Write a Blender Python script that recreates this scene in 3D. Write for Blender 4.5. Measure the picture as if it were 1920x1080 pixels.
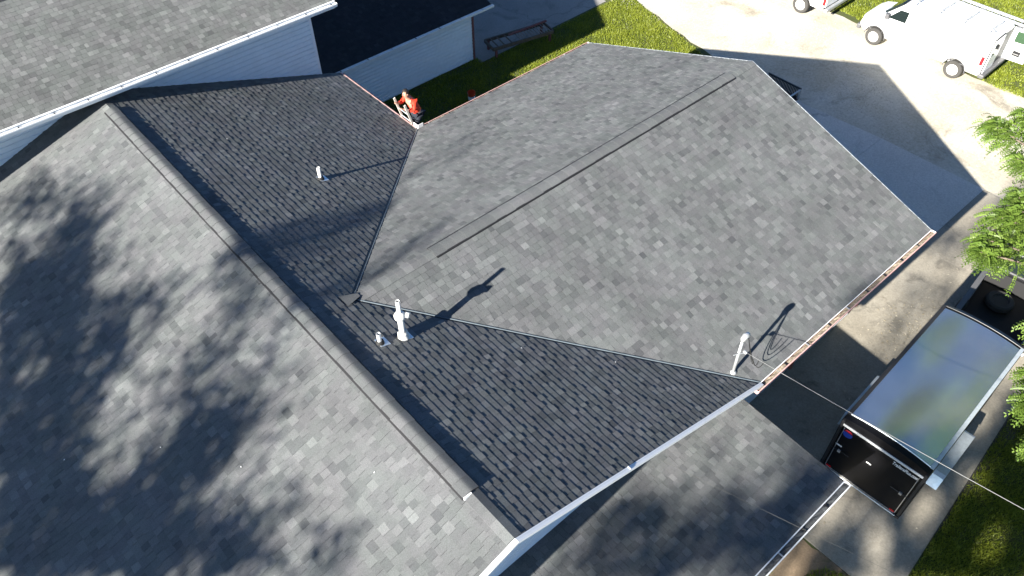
import bpy, bmesh, math, random
import numpy as np
from mathutils import Vector, Matrix

random.seed(7)
rng = np.random.default_rng(7)
scene = bpy.context.scene
COL = scene.collection
for _o in list(bpy.data.objects):
    bpy.data.objects.remove(_o)

# ------------------------------------------------------------------ camera, sky, sun, exposure
CAM = Vector((-3.6664, -4.2083, 18.1123))
cr = Vector((0.748466, -0.663128, -0.007728)); cu = Vector((0.491585, 0.546950, 0.677636)); cf = Vector((0.445132, 0.510986, -0.735357))
cd = bpy.data.cameras.new('camera'); cam = bpy.data.objects.new('camera', cd); COL.objects.link(cam)
cam.matrix_world = Matrix(((cr.x, cu.x, -cf.x, CAM.x), (cr.y, cu.y, -cf.y, CAM.y), (cr.z, cu.z, -cf.z, CAM.z), (0, 0, 0, 1)))
cd.sensor_width = 36; cd.sensor_fit = 'HORIZONTAL'; cd.lens = 1498.272 / 1920 * 36; cd.clip_start = 0.1; cd.clip_end = 3000
scene.camera = cam

S = Vector((0.898681, 0.100620, -0.426906)).normalized()        # direction the sunlight travels
w = bpy.data.worlds.new("World"); scene.world = w; w.use_nodes = True
nt = w.node_tree; bg = nt.nodes['Background']; sk = nt.nodes.new('ShaderNodeTexSky'); sk.sky_type = 'NISHITA'
sk.sun_disc = False; sk.sun_elevation = math.asin(-S.z); sk.sun_rotation = math.atan2(-S.x, -S.y) % (2 * math.pi)
sk.air_density = 0.42; sk.dust_density = 0.5; sk.ozone_density = 2.0
hz = nt.nodes.new('ShaderNodeMix'); hz.data_type = 'RGBA'; hz.blend_type = 'MULTIPLY'; hz.inputs['Factor'].default_value = 1.0; hz.inputs['B'].default_value = (.86, 1.12, 1.26, 1)
nt.links.new(sk.outputs[0], hz.inputs['A']); nt.links.new(hz.outputs['Result'], bg.inputs[0]); bg.inputs[1].default_value = 0.05
sd = bpy.data.lights.new('sun', 'SUN'); sd.energy = 5.0; sd.angle = math.radians(0.53); sd.color = (1.0, 0.95, 0.86)
so = bpy.data.objects.new('sun', sd); COL.objects.link(so); so.rotation_euler = S.to_track_quat('-Z', 'Y').to_euler(); so.location = (-30, 0, 40)
vs = scene.view_settings; vs.view_transform = 'Standard'; vs.look = 'None'; vs.gamma = 1.0; vs.use_curve_mapping = False
vs.exposure = 1.85

# ------------------------------------------------------------------ materials
MATS = {}
def mat(name, col, rough=0.6, metal=0.0, var=0.0, vscale=3.0, bump=0.0, bscale=40.0, spec=0.5, col2=None, coat=0.0):
    """procedural material: base colour with noise variation, optional bump"""
    if name in MATS: return MATS[name]
    m = bpy.data.materials.new(name); m.use_nodes = True
    n = m.node_tree; b = n.nodes['Principled BSDF']
    b.inputs['Roughness'].default_value = rough; b.inputs['Metallic'].default_value = metal
    b.inputs['Specular IOR Level'].default_value = spec
    if coat: b.inputs['Coat Weight'].default_value = coat
    c = (*col, 1)
    tc = n.nodes.new('ShaderNodeTexCoord')
    nz = n.nodes.new('ShaderNodeTexNoise'); nz.inputs['Scale'].default_value = vscale; nz.inputs['Detail'].default_value = 6; nz.inputs['Roughness'].default_value = .65
    n.links.new(tc.outputs['Object'], nz.inputs['Vector'])
    mx = n.nodes.new('ShaderNodeMix'); mx.data_type = 'RGBA'
    v = var
    c2 = (*col2, 1) if col2 else tuple(max(0, x * (1 + v)) for x in col) + (1,)
    c1 = c if col2 else tuple(max(0, x * (1 - v)) for x in col) + (1,)
    mr = n.nodes.new('ShaderNodeMapRange'); mr.inputs[1].default_value = .3; mr.inputs[2].default_value = .7
    n.links.new(nz.outputs['Fac'], mr.inputs[0]); n.links.new(mr.outputs[0], mx.inputs['Factor'])
    mx.inputs['A'].default_value = c1; mx.inputs['B'].default_value = c2
    n.links.new(mx.outputs['Result'], b.inputs['Base Color'])
    if bump:
        nb = n.nodes.new('ShaderNodeTexNoise'); nb.inputs['Scale'].default_value = bscale; nb.inputs['Detail'].default_value = 4
        n.links.new(tc.outputs['Object'], nb.inputs['Vector'])
        bp = n.nodes.new('ShaderNodeBump'); bp.inputs['Strength'].default_value = bump; bp.inputs['Distance'].default_value = .02
        n.links.new(nb.outputs['Fac'], bp.inputs['Height']); n.links.new(bp.outputs['Normal'], b.inputs['Normal'])
    MATS[name] = m; return m

def shingle_mat(name, lo, mid, hi):
    """granule-coated shingles: every tab carries its own blend value in the attribute 'tint'"""
    m = bpy.data.materials.new(name); m.use_nodes = True; n = m.node_tree; b = n.nodes['Principled BSDF']
    b.inputs['Roughness'].default_value = .85; b.inputs['Specular IOR Level'].default_value = .25
    at = n.nodes.new('ShaderNodeAttribute'); at.attribute_name = 'tint'
    rp = n.nodes.new('ShaderNodeValToRGB'); e = rp.color_ramp.elements
    e[0].position = 0; e[0].color = (*lo, 1); e[1].position = 1; e[1].color = (*hi, 1); x = e.new(.5); x.color = (*mid, 1)
    n.links.new(at.outputs['Fac'], rp.inputs[0])
    tc = n.nodes.new('ShaderNodeTexCoord')
    g = n.nodes.new('ShaderNodeTexNoise'); g.inputs['Scale'].default_value = 55; g.inputs['Detail'].default_value = 5; g.inputs['Roughness'].default_value = .8
    n.links.new(tc.outputs['Object'], g.inputs['Vector'])
    g2 = n.nodes.new('ShaderNodeTexNoise'); g2.inputs['Scale'].default_value = .7; g2.inputs['Detail'].default_value = 5
    n.links.new(tc.outputs['Object'], g2.inputs['Vector'])
    r1 = n.nodes.new('ShaderNodeMapRange'); r1.inputs[1].default_value = .3; r1.inputs[2].default_value = .7; r1.inputs[3].default_value = .68; r1.inputs[4].default_value = 1.32
    r2 = n.nodes.new('ShaderNodeMapRange'); r2.inputs[1].default_value = .3; r2.inputs[2].default_value = .7; r2.inputs[3].default_value = .88; r2.inputs[4].default_value = 1.12
    n.links.new(g.outputs['Fac'], r1.inputs[0]); n.links.new(g2.outputs['Fac'], r2.inputs[0])
    mu = n.nodes.new('ShaderNodeMath'); mu.operation = 'MULTIPLY'; n.links.new(r1.outputs[0], mu.inputs[0]); n.links.new(r2.outputs[0], mu.inputs[1])
    vm = n.nodes.new('ShaderNodeVectorMath'); vm.operation = 'SCALE'; n.links.new(rp.outputs[0], vm.inputs[0]); n.links.new(mu.outputs[0], vm.inputs['Scale'])
    hn = n.nodes.new('ShaderNodeTexNoise'); hn.inputs['Scale'].default_value = 2.2; hn.inputs['Detail'].default_value = 3; n.links.new(tc.outputs['Object'], hn.inputs['Vector'])
    hm = n.nodes.new('ShaderNodeMix'); hm.data_type = 'RGBA'; hm.inputs['A'].default_value = (1.022, .99, 1.018, 1); hm.inputs['B'].default_value = (.98, 1.008, .99, 1)
    hr = n.nodes.new('ShaderNodeMapRange'); hr.inputs[1].default_value = .35; hr.inputs[2].default_value = .65; n.links.new(hn.outputs['Fac'], hr.inputs[0]); n.links.new(hr.outputs[0], hm.inputs['Factor'])
    vx = n.nodes.new('ShaderNodeVectorMath'); vx.operation = 'MULTIPLY'; n.links.new(vm.outputs[0], vx.inputs[0]); n.links.new(hm.outputs['Result'], vx.inputs[1])
    n.links.new(vx.outputs[0], b.inputs['Base Color'])
    bp = n.nodes.new('ShaderNodeBump'); bp.inputs['Strength'].default_value = .25; bp.inputs['Distance'].default_value = .004
    n.links.new(g.outputs['Fac'], bp.inputs['Height']); n.links.new(bp.outputs['Normal'], b.inputs['Normal'])
    return m

def ground_mat(name, c1, c2, c3, s1, s2, rough=.9, bump=.3, bs=30, crack=0.0):
    m = bpy.data.materials.new(name); m.use_nodes = True; n = m.node_tree; b = n.nodes['Principled BSDF']
    b.inputs['Roughness'].default_value = rough; b.inputs['Specular IOR Level'].default_value = .3
    tc = n.nodes.new('ShaderNodeTexCoord')
    def noise(s, d=6, r=.6, dist=0):
        x = n.nodes.new('ShaderNodeTexNoise'); x.inputs['Scale'].default_value = s; x.inputs['Detail'].default_value = d; x.inputs['Roughness'].default_value = r; x.inputs['Distortion'].default_value = dist
        n.links.new(tc.outputs['Object'], x.inputs['Vector']); return x
    def rng_(src, a, b_):
        x = n.nodes.new('ShaderNodeMapRange'); x.inputs[1].default_value = a; x.inputs[2].default_value = b_; n.links.new(src, x.inputs[0]); return x.outputs[0]
    def mix(f, a, b_):
        x = n.nodes.new('ShaderNodeMix'); x.data_type = 'RGBA'; n.links.new(f, x.inputs['Factor'])
        for k, v in (('A', a), ('B', b_)):
            if isinstance(v, tuple): x.inputs[k].default_value = (*v, 1)
            else: n.links.new(v, x.inputs[k])
        return x.outputs['Result']
    col = mix(rng_(noise(s1, 8, .65, .4).outputs['Fac'], .35, .65), c1, c2)
    col = mix(rng_(noise(s2, 8, .7, .8).outputs['Fac'], .56, .74), col, c3)
    fine = noise(bs, 6, .75)
    x = n.nodes.new('ShaderNodeMapRange'); x.inputs[1].default_value = .3; x.inputs[2].default_value = .7; x.inputs[3].default_value = .78; x.inputs[4].default_value = 1.22
    n.links.new(fine.outputs['Fac'], x.inputs[0])
    vm = n.nodes.new('ShaderNodeVectorMath'); vm.operation = 'SCALE'; n.links.new(col, vm.inputs[0]); n.links.new(x.outputs[0], vm.inputs['Scale'])
    last = vm.outputs[0]
    if crack:
        vo = n.nodes.new('ShaderNodeTexVoronoi'); vo.feature = 'DISTANCE_TO_EDGE'; vo.inputs['Scale'].default_value = crack
        ds = noise(1.5, 5, .6); va = n.nodes.new('ShaderNodeVectorMath'); va.operation = 'ADD'
        n.links.new(tc.outputs['Object'], va.inputs[0]); n.links.new(ds.outputs['Color'], va.inputs[1]); n.links.new(va.outputs[0], vo.inputs['Vector'])
        f = rng_(vo.outputs['Distance'], .006, .0)
        fm = n.nodes.new('ShaderNodeMath'); fm.operation = 'MULTIPLY'; fm.inputs[1].default_value = .32; n.links.new(f, fm.inputs[0])
        last = mix(fm.outputs[0], last, (.05, .05, .045))
    n.links.new(last, b.inputs['Base Color'])
    bp = n.nodes.new('ShaderNodeBump'); bp.inputs['Strength'].default_value = bump; bp.inputs['Distance'].default_value = .02
    n.links.new(fine.outputs['Fac'], bp.inputs['Height']); n.links.new(bp.outputs['Normal'], b.inputs['Normal'])
    MATS[name] = m; return m

def leaf_mat(name, c1, c2, trans=.35):
    m = bpy.data.materials.new(name); m.use_nodes = True; n = m.node_tree; b = n.nodes['Principled BSDF']
    b.inputs['Roughness'].default_value = .45; b.inputs['Specular IOR Level'].default_value = .35
    at = n.nodes.new('ShaderNodeAttribute'); at.attribute_name = 'tint'
    mx = n.nodes.new('ShaderNodeMix'); mx.data_type = 'RGBA'; mx.inputs['A'].default_value = (*c1, 1); mx.inputs['B'].default_value = (*c2, 1)
    n.links.new(at.outputs['Fac'], mx.inputs['Factor']); n.links.new(mx.outputs['Result'], b.inputs['Base Color'])
    tr = n.nodes.new('ShaderNodeBsdfTranslucent'); n.links.new(mx.outputs['Result'], tr.inputs['Color'])
    ms = n.nodes.new('ShaderNodeMixShader'); ms.inputs[0].default_value = trans
    n.links.new(b.outputs[0], ms.inputs[1]); n.links.new(tr.outputs[0], ms.inputs[2]); n.links.new(ms.outputs[0], n.nodes['Material Output'].inputs[0])
    MATS[name] = m; return m

M_SH = shingle_mat('roof_shingle_granules', (.048, .052, .056), (.113, .118, .119), (.188, .195, .195))
M_SHT = shingle_mat('older_grey_shingle_granules', (.055, .057, .058), (.112, .117, .114), (.20, .205, .20))
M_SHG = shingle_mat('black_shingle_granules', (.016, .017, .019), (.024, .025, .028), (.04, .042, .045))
M_DECK = mat('black_roof_underlay', (.02, .02, .022), .9)
M_VENT = mat('black_vent_plastic', (.012, .012, .014), .7)
M_WHITE = mat('white_trim_paint', (.84, .85, .85), .45, var=.05, vscale=4)
M_SIDE = mat('white_vinyl_siding', (.78, .83, .86), .5, var=.05, vscale=2.5)
M_RED = mat('faded_red_brown_gutter_paint', (.36, .13, .10), .5, var=.25, vscale=9)
M_PINK = mat('faded_pink_paint_and_lit_lip', (.55, .35, .32), .5, var=.2, vscale=9)
M_GREYG = mat('light_grey_gutter_metal', (.42, .45, .48), .45, metal=.3, var=.2, vscale=6)
M_DEBRIS = mat('gutter_leaf_debris', (.10, .075, .05), .95, col2=(.42, .36, .28), vscale=14, bump=.8, bscale=60)
M_RIB = mat('blue_grey_valley_rib', (.10, .125, .145), .5, var=.2, vscale=5)
M_VALLEY = mat('dark_valley_metal', (.022, .026, .032), .5, metal=.2, var=.2, vscale=4)
M_ALU = mat('bare_aluminium_flashing', (.62, .68, .72), .4, metal=.55, var=.12, vscale=12)
M_PVC = mat('white_pvc_pipe', (.62, .61, .58), .45, var=.05)
M_GALV = mat('galvanised_steel', (.55, .56, .56), .45, metal=.6, var=.15, vscale=12)
M_RUB = mat('black_rubber', (.012, .012, .012), .75)
M_WOOD = mat('weathered_dark_wood', (.10, .075, .055), .85, var=.35, vscale=9, bump=.5)
M_SLAT = mat('grey_bleached_slats', (.24, .20, .165), .85, var=.25, vscale=9)
M_WOODR = mat('old_red_painted_wood', (.17, .06, .05), .8, var=.3, vscale=9)
M_CONC = ground_mat('driveway_concrete', (.36, .33, .275), (.26, .235, .19), (.165, .15, .125), .4, 1.1, bs=18, crack=.09)
M_PAD = ground_mat('old_concrete_pad', (.30, .29, .27), (.22, .215, .20), (.16, .155, .145), .3, .8, bs=18, crack=.09)
M_APR = ground_mat('smooth_apron_concrete', (.60, .57, .53), (.53, .505, .465), (.38, .36, .33), .4, .9, bs=18, crack=.07)
M_GRAV = ground_mat('pale_limestone_gravel', (.55, .52, .45), (.43, .385, .30), (.24, .21, .165), .35, .45, bs=9, bump=.6)
M_SOIL = ground_mat('lawn_soil', (.055, .075, .022), (.09, .095, .035), (.12, .09, .05), .5, 1.3, bs=25)
M_DIRT = ground_mat('bare_brown_dirt', (.26, .19, .125), (.17, .125, .08), (.07, .085, .03), .9, 1.6, bs=22, bump=.7)
M_GRASS = leaf_mat('grass_blade', (.11, .15, .012), (.32, .36, .045), .3)
M_LEAF = leaf_mat('pale_green_leaflet', (.055, .11, .016), (.19, .28, .05), .4)
M_LEAFD = leaf_mat('dark_green_leaf', (.03, .06, .015), (.07, .12, .03), .25)
M_LITTER = leaf_mat('dry_fallen_leaf', (.30, .25, .16), (.55, .50, .40), .1)
M_BARK = mat('grey_brown_bark', (.13, .10, .075), .9, var=.35, vscale=7, bump=.9, bscale=20)
M_BLK = mat('black_trailer_skin', (.005, .005, .006), .35, spec=.22, var=.2, vscale=2)
M_BLKTRIM = mat('satin_black_trim', (.018, .018, .02), .45)
M_ROOFAL = mat('brushed_aluminium_roof', (.76, .84, .88), .22, metal=.95, var=.07, vscale=1.4, bump=.03, bscale=2.5)
M_SILV = mat('polished_silver_trim', (.75, .76, .78), .28, metal=.9)
M_DECSILV = mat('pale_silver_header', (.66, .67, .68), .4, metal=.3)
M_TRED = mat('red_light_lens', (.55, .01, .015), .25)
M_DECBLUE = mat('blue_sticker', (.02, .06, .35), .4)
M_DECRED = mat('red_sticker', (.50, .02, .04), .4)
M_DECWH = mat('white_sticker', (.80, .80, .80), .4)
M_VAN = mat('white_vehicle_paint', (.80, .81, .80), .3, var=.03, coat=.4)
M_BLKP = mat('black_vehicle_paint', (.010, .010, .012), .3, coat=.4)
M_GLASS = mat('dark_tinted_glass', (.012, .018, .018), .08, spec=.6)
M_GREENGL = mat('green_tinted_glass', (.03, .07, .035), .08, spec=.6)
M_TYRE = mat('grey_worn_tyre', (.045, .043, .04), .85, var=.2)
M_RIM = mat('white_steel_rim', (.68, .68, .66), .4)
M_GREYPL = mat('grey_bumper_plastic', (.10, .10, .105), .5)
M_BEDL = mat('worn_black_bed_liner', (.014, .014, .015), .7)
M_SKIN = mat('skin', (.42, .24, .17), .55)
M_HAIR = mat('dark_hair', (.02, .014, .01), .6)
M_SHIRT = mat('orange_red_shirt', (.60, .04, .014), .75, var=.15, vscale=8)
M_PANTS = mat('dark_navy_trousers', (.012, .016, .026), .8)
M_ORANGE = mat('orange_bucket_plastic', (.62, .07, .02), .4)
M_TEL = mat('dark_cable_sheath', (.07, .07, .065), .6)
M_CABLE = mat('grey_cable_sheath', (.17, .17, .17), .5, var=.2)
M_BCAB = mat('black_cable_sheath', (.02, .02, .02), .5)

# ------------------------------------------------------------------ object helpers
def empty(name, label, cat, loc=(0, 0, 0), rz=0.0, group=None):
    o = bpy.data.objects.new(name, None); COL.objects.link(o); o.location = loc; o.rotation_euler = (0, 0, rz); o.empty_display_size = .3
    o['label'] = label; o['category'] = cat
    if group: o['group'] = group
    return o

class MB:
    def __init__(self): self.v = []; self.f = []; self.t = []
    def add(self, vs, fs, tint=None):
        k = len(self.v); self.v.extend([tuple(x) for x in vs]); self.f.extend([tuple(i + k for i in f) for f in fs])
        if tint is not None: self.t.extend([tint] * len(vs))
        return self
    def box(self, x0, x1, y0, y1, z0, z1, M=None):
        vs = [Vector(p) for p in ((x0, y0, z0), (x1, y0, z0), (x1, y1, z0), (x0, y1, z0), (x0, y0, z1), (x1, y0, z1), (x1, y1, z1), (x0, y1, z1))]
        if M is not None: vs = [M @ p for p in vs]
        return self.add(vs, [(3, 2, 1, 0), (4, 5, 6, 7), (0, 1, 5, 4), (1, 2, 6, 5), (2, 3, 7, 6), (3, 0, 4, 7)])
    def bar(self, a, b, w_, h_, up=Vector((0, 0, 1))):
        a = Vector(a); b = Vector(b); d = (b - a).normalized(); s = d.cross(up)
        if s.length < 1e-4: s = d.cross(Vector((1, 0, 0)))
        s.normalize(); u = s.cross(d); vs = []
        for p in (a, b):
            for i, j in ((-1, -1), (1, -1), (1, 1), (-1, 1)): vs.append(p + s * (i * w_ / 2) + u * (j * h_ / 2))
        return self.add(vs, [(3, 2, 1, 0), (4, 5, 6, 7), (0, 1, 5, 4), (1, 2, 6, 5), (2, 3, 7, 6), (3, 0, 4, 7)])
    def tube(self, pts, r, n=8, cap=True):
        pts = [Vector(p) for p in pts]; rs = r if isinstance(r, (list, tuple)) else [r] * len(pts)
        vs = []; fs = []; ref = None
        for i, p in enumerate(pts):
            d = (pts[min(i + 1, len(pts) - 1)] - pts[max(i - 1, 0)]).normalized()
            if ref is None:
                ref = d.cross(Vector((0, 0, 1)))
                if ref.length < .05: ref = d.cross(Vector((1, 0, 0)))
            ref = (ref - d * ref.dot(d)).normalized(); b = d.cross(ref)
            for k in range(n):
                a = 2 * math.pi * k / n; vs.append(p + (ref * math.cos(a) + b * math.sin(a)) * rs[i])
        for i in range(len(pts) - 1):
            for k in range(n):
                q = (k + 1) % n; fs.append((i * n + k, i * n + q, (i + 1) * n + q, (i + 1) * n + k))
        if cap: fs.append(tuple(range(n - 1, -1, -1))); fs.append(tuple(range((len(pts) - 1) * n, len(pts) * n)))
        return self.add(vs, fs)
    def lathe(self, prof, c, ax=Vector((0, 0, 1)), n=16, cap=True):
        c = Vector(c); ax = Vector(ax).normalized(); s = ax.cross(Vector((1, 0, 0)))
        if s.length < .1: s = ax.cross(Vector((0, 1, 0)))
        s.normalize(); t = ax.cross(s); vs = []; fs = []
        for r, h in prof:
            for k in range(n):
                a = 2 * math.pi * k / n; vs.append(c + ax * h + (s * math.cos(a) + t * math.sin(a)) * r)
        m = len(prof)
        for i in range(m - 1):
            for k in range(n):
                q = (k + 1) % n; fs.append((i * n + k, i * n + q, (i + 1) * n + q, (i + 1) * n + k))
        if cap: fs.append(tuple(range(n - 1, -1, -1))); fs.append(tuple(range((m - 1) * n, m * n)))
        return self.add(vs, fs)
    def prism(self, poly, off):
        """poly: 3D points of a planar polygon, extruded by the vector off"""
        n = len(poly); off = Vector(off); a = [Vector(p) for p in poly]; b = [p + off for p in a]
        fs = [tuple(range(n - 1, -1, -1)), tuple(range(n, 2 * n))] + [(i, (i + 1) % n, n + (i + 1) % n, n + i) for i in range(n)]
        return self.add(a + b, fs)
    def loft(self, secs, closed=True):
        n = len(secs[0]); vs = [p for s_ in secs for p in s_]; fs = []
        for i in range(len(secs) - 1):
            for k in range(n):
                q = (k + 1) % n; fs.append((i * n + k, i * n + q, (i + 1) * n + q, (i + 1) * n + k))
        fs.append(tuple(range(n - 1, -1, -1))); fs.append(tuple(range((len(secs) - 1) * n, len(secs) * n)))
        return self.add(vs, fs)
    def build(self, name, m, parent=None, world=True, smooth=False, bevel=0.0, kind=None, label=None, cat=None, group=None, loc=None, rz=0.0, fix=True):
        off = Vector((0, 0, 0))
        if parent is not None and world:
            q = parent
            while q is not None: off += q.location; q = q.parent
        me = bpy.data.meshes.new(name)
        me.from_pydata([(x[0] - off.x, x[1] - off.y, x[2] - off.z) for x in self.v], [], self.f)
        if self.t:
            a = me.attributes.new('tint', 'FLOAT', 'POINT'); a.data.foreach_set('value', np.array(self.t, dtype=np.float32))
        if fix and len(self.f) < 20000 and not self.t:
            bm = bmesh.new(); bm.from_mesh(me); bmesh.ops.recalc_face_normals(bm, faces=bm.faces); bm.to_mesh(me); bm.free()
        me.materials.append(m)
        if smooth:
            me.polygons.foreach_set('use_smooth', [True] * len(me.polygons))
        o = bpy.data.objects.new(name, me); COL.objects.link(o)
        if parent is not None: o.parent = parent
        if loc is not None: o.location = loc
        o.rotation_euler = (0, 0, rz)
        if bevel:
            b = o.modifiers.new('bevel', 'BEVEL'); b.width = bevel; b.segments = 2; b.limit_method = 'ANGLE'
        if kind: o['kind'] = kind
        if label: o['label'] = label
        if cat: o['category'] = cat
        if group: o['group'] = group
        return o

def np_mesh(name, verts, faces_n, m, parent=None, tint=None, kind='stuff', off=(0, 0, 0)):
    """large soup of equal n-gons: verts (F*n,3)"""
    me = bpy.data.meshes.new(name); V = len(verts); F = V // faces_n
    verts = np.asarray(verts, dtype=np.float32) - np.asarray(off, dtype=np.float32)
    me.vertices.add(V); me.vertices.foreach_set('co', verts.ravel())
    me.loops.add(V); me.loops.foreach_set('vertex_index', np.arange(V, dtype=np.int32))
    me.polygons.add(F); me.polygons.foreach_set('loop_start', np.arange(0, V, faces_n, dtype=np.int32))
    if tint is not None:
        a = me.attributes.new('tint', 'FLOAT', 'POINT'); a.data.foreach_set('value', np.asarray(tint, dtype=np.float32))
    me.update(calc_edges=True); me.materials.append(m)
    o = bpy.data.objects.new(name, me); COL.objects.link(o)
    if parent is not None: o.parent = parent
    if kind: o['kind'] = kind
    return o

def apply_mods(o):
    dg = bpy.context.evaluated_depsgraph_get(); dg.update()
    me = bpy.data.meshes.new_from_object(o.evaluated_get(dg)); o.modifiers.clear(); old = o.data; o.data = me
    if not me.materials:
        for m in old.materials: me.materials.append(m)
    return o

def proj(P):
    d = Vector(P) - CAM; z = d.dot(cf); return 960 + 1498.27 * d.dot(cr) / z, 540 - 1498.27 * d.dot(cu) / z, z
# ------------------------------------------------------------------ house: sizes
A, ZE, ZR = 7.21, 3.763, 6.263          # main roof: half width, eave height, ridge height
YW = B = 6.247; ZW = 5.883; L = 14.484  # wing: ridge line, half width, ridge height, gable end
MY = 16.63                              # far end of the main roof
SM = (ZR - ZE) / A; SW = (ZW - ZE) / B; NM = math.hypot(1, SM); NW = math.hypot(1, SW)
XW = (ZR - ZW) / SM

def clip_poly(poly, conv):
    out = poly
    n = len(conv)
    for i in range(n):
        ax, ay = conv[i]; bx, by = conv[(i + 1) % n]; inp = out; out = []
        if not inp: return []
        sd_ = [(bx - ax) * (p[1] - ay) - (by - ay) * (p[0] - ax) for p in inp]
        for j in range(len(inp)):
            p, q = inp[j], inp[(j + 1) % len(inp)]; a, b = sd_[j], sd_[(j + 1) % len(inp)]
            if a >= 0: out.append(p)
            if (a >= 0) != (b >= 0):
                t = a / (a - b); out.append((p[0] + (q[0] - p[0]) * t, p[1] + (q[1] - p[1]) * t))
    return out

def shingle_tabs(O, E, U, N, polys, course, seed, thick=(.0075, .0125), wr=(.12, .21), tone=(.66, .84)):
    """one wedge per tab, laid in courses up the slope and cut to the slope's outline"""
    O, E, U, N = Vector(O), Vector(E), Vector(U), Vector(N); R = random.Random(seed); tabs = []
    emin = min(p[0] for q in polys for p in q); emax = max(p[0] for q in polys for p in q); umax = max(p[1] for q in polys for p in q)
    k = 0
    while k * course < umax:
        u0 = k * course; u1 = u0 + course * 1.04; e = emin - R.random() * .3; tooth = R.random() < .3
        while e < emax:
            wd = R.uniform(*wr) * (.75 if tooth else 1); r = R.random()
            tint = R.gauss(.5, .06) if r < tone[0] else (R.gauss(.34, .07) if r < tone[1] else R.gauss(.65, .07))
            tint = min(1, max(0, tint)); t = R.uniform(thick[1] * .85, thick[1] * 1.1) if tooth else R.uniform(thick[0] * .8, thick[0] * 1.1)
            dr = R.uniform(-.004, .004) if tooth else R.uniform(0, .006)
            ta = R.uniform(0, .018) if tooth else 0
            rect = [(e, u0 + dr), (e + wd - .006, u0 + dr), (e + wd - .006 + ta, u1), (e - ta, u1)]
            for conv in polys:
                pl = clip_poly(rect, conv)
                if len(pl) < 3: continue
                ar = abs(sum(pl[i][0] * pl[(i + 1) % len(pl)][1] - pl[(i + 1) % len(pl)][0] * pl[i][1] for i in range(len(pl)))) / 2
                if ar < 2e-4: continue
                n = len(pl); vs = []
                for (x, y) in pl: vs.append(O + E * x + U * y - N * .003)
                for (x, y) in pl: vs.append(O + E * x + U * y + N * max(.0005, t * (1 - .93 * (y - u0) / (u1 - u0))))
                fs = [tuple(range(n, 2 * n))] + [(i, (i + 1) % n, n + (i + 1) % n, n + i) for i in range(n) if not (pl[i][1] > u1 - 1e-6 and pl[(i + 1) % n][1] > u1 - 1e-6)]
                c = sum((v for v in vs[n:]), Vector()) / n
                tabs.append((vs, fs, tint, c, ar, N))
            e += wd; tooth = (not tooth) and R.random() < .45
        k += 1
    return tabs

house = empty('house', 'low house with charcoal shingled main roof and a crossing gabled wing, white siding', 'house', (0, 0, 0))
slopes = []
def roof_slope(parent, O, E, U, N, polys, course, seed, material, label, store=None, **kw):
    """deck slab (part) carrying its shingles"""
    d = MB(); O_, E_, U_, N_ = Vector(O), Vector(E), Vector(U), Vector(N)
    for conv in polys:
        d.prism([O_ + E_ * x + U_ * y - N_ * .004 for x, y in conv], N_ * -.05)
    deck = d.build('roof_slope', M_DECK, parent, label=label)
    tabs = shingle_tabs(O, E, U, N, polys, course, seed, **kw)
    if store is None:
        m = MB()
        for vs, fs, t, c, ar, n_ in tabs: m.add(vs, fs, t)
        m.build('shingle_courses', material, deck, kind='stuff', fix=False)
    else: store.append((deck, tabs, material))
    return deck

uL = A * NM; uxw = (A - XW) * NM; g = .055
roof_slope(house, (-A, 0, ZE), (0, 1, 0), (1 / NM, 0, SM / NM), (-SM / NM, 0, 1 / NM), [[(MY, 0), (MY, uL), (0, uL), (0, 0)]], .157, 1, M_SH, 'sunlit main roof slope mottled with tree shade', slopes, tone=(.84, .95))
roof_slope(house, (A, 0, ZE), (0, 1, 0), (-1 / NM, 0, SM / NM), (SM / NM, 0, 1 / NM),
           [[(0, .10), (YW, uxw + .10), (YW, uL), (0, uL)], [(YW, uxw + .10), (2 * B + .09, 0), (MY, 0), (MY, uL), (YW, uL)]], .157, 2, M_SH, 'main roof slope raked by low sun, dark line under every course', slopes)
uW = B * NW; uvx = (ZW - ZE) / SW * NW
wp = [(A + .035, 0), (L, 0), (L, uW), (XW + .035, uW)]
roof_slope(house, (0, 0, ZE), (1, 0, 0), (0, 1 / NW, SW / NW), (0, -SW / NW, 1 / NW), [wp], .157, 3, M_SH, 'near slope of the wing roof', slopes)
roof_slope(house, (0, 2 * B, ZE), (1, 0, 0), (0, -1 / NW, SW / NW), (0, SW / NW, 1 / NW), [wp], .157, 4, M_SH, 'far slope of the wing roof', slopes)
PY, PZ, PSL = -2.47, 2.85, .06; PN = math.hypot(1, PSL)
roof_slope(house, (0, PY, PZ), (1, 0, 0), (0, 1 / PN, PSL / PN), (0, -PSL / PN, 1 / PN), [[(-3.0, 0), (7.1, 0), (7.1, 3.32 * PN), (-3.0, 3.32 * PN)]], .157, 5, M_SH, 'low lean-to roof below the main gable', slopes)

# the 300 shingles of a building that show largest become single pieces, the rest of each slope is one joined field
def split_shingles(slopes, minar=.018, limit=300):
    cand = []
    for si, (deck, tabs, m_) in enumerate(slopes):
        for ti, (vs, fs, t, c, ar, n_) in enumerate(tabs):
            x, y, z = proj(c)
            if 15 < x < 1905 and 15 < y < 1065:
                v = (CAM - c); a = ar * max(0, n_.dot(v.normalized())) / v.length_squared
                if ar > minar: cand.append((a, si, ti))
    cand.sort(reverse=True); chosen = {(s_, t_) for _, s_, t_ in cand[:limit]}
    for si, (deck, tabs, m_) in enumerate(slopes):
        m = MB()
        for ti, (vs, fs, t, c, ar, n_) in enumerate(tabs):
            if (si, ti) in chosen: MB().add(vs, fs, t).build('shingle', m_, deck, fix=False)
            else: m.add(vs, fs, t)
        m.build('shingle_courses', m_, deck, kind='stuff', fix=False)
split_shingles(slopes)

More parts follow.
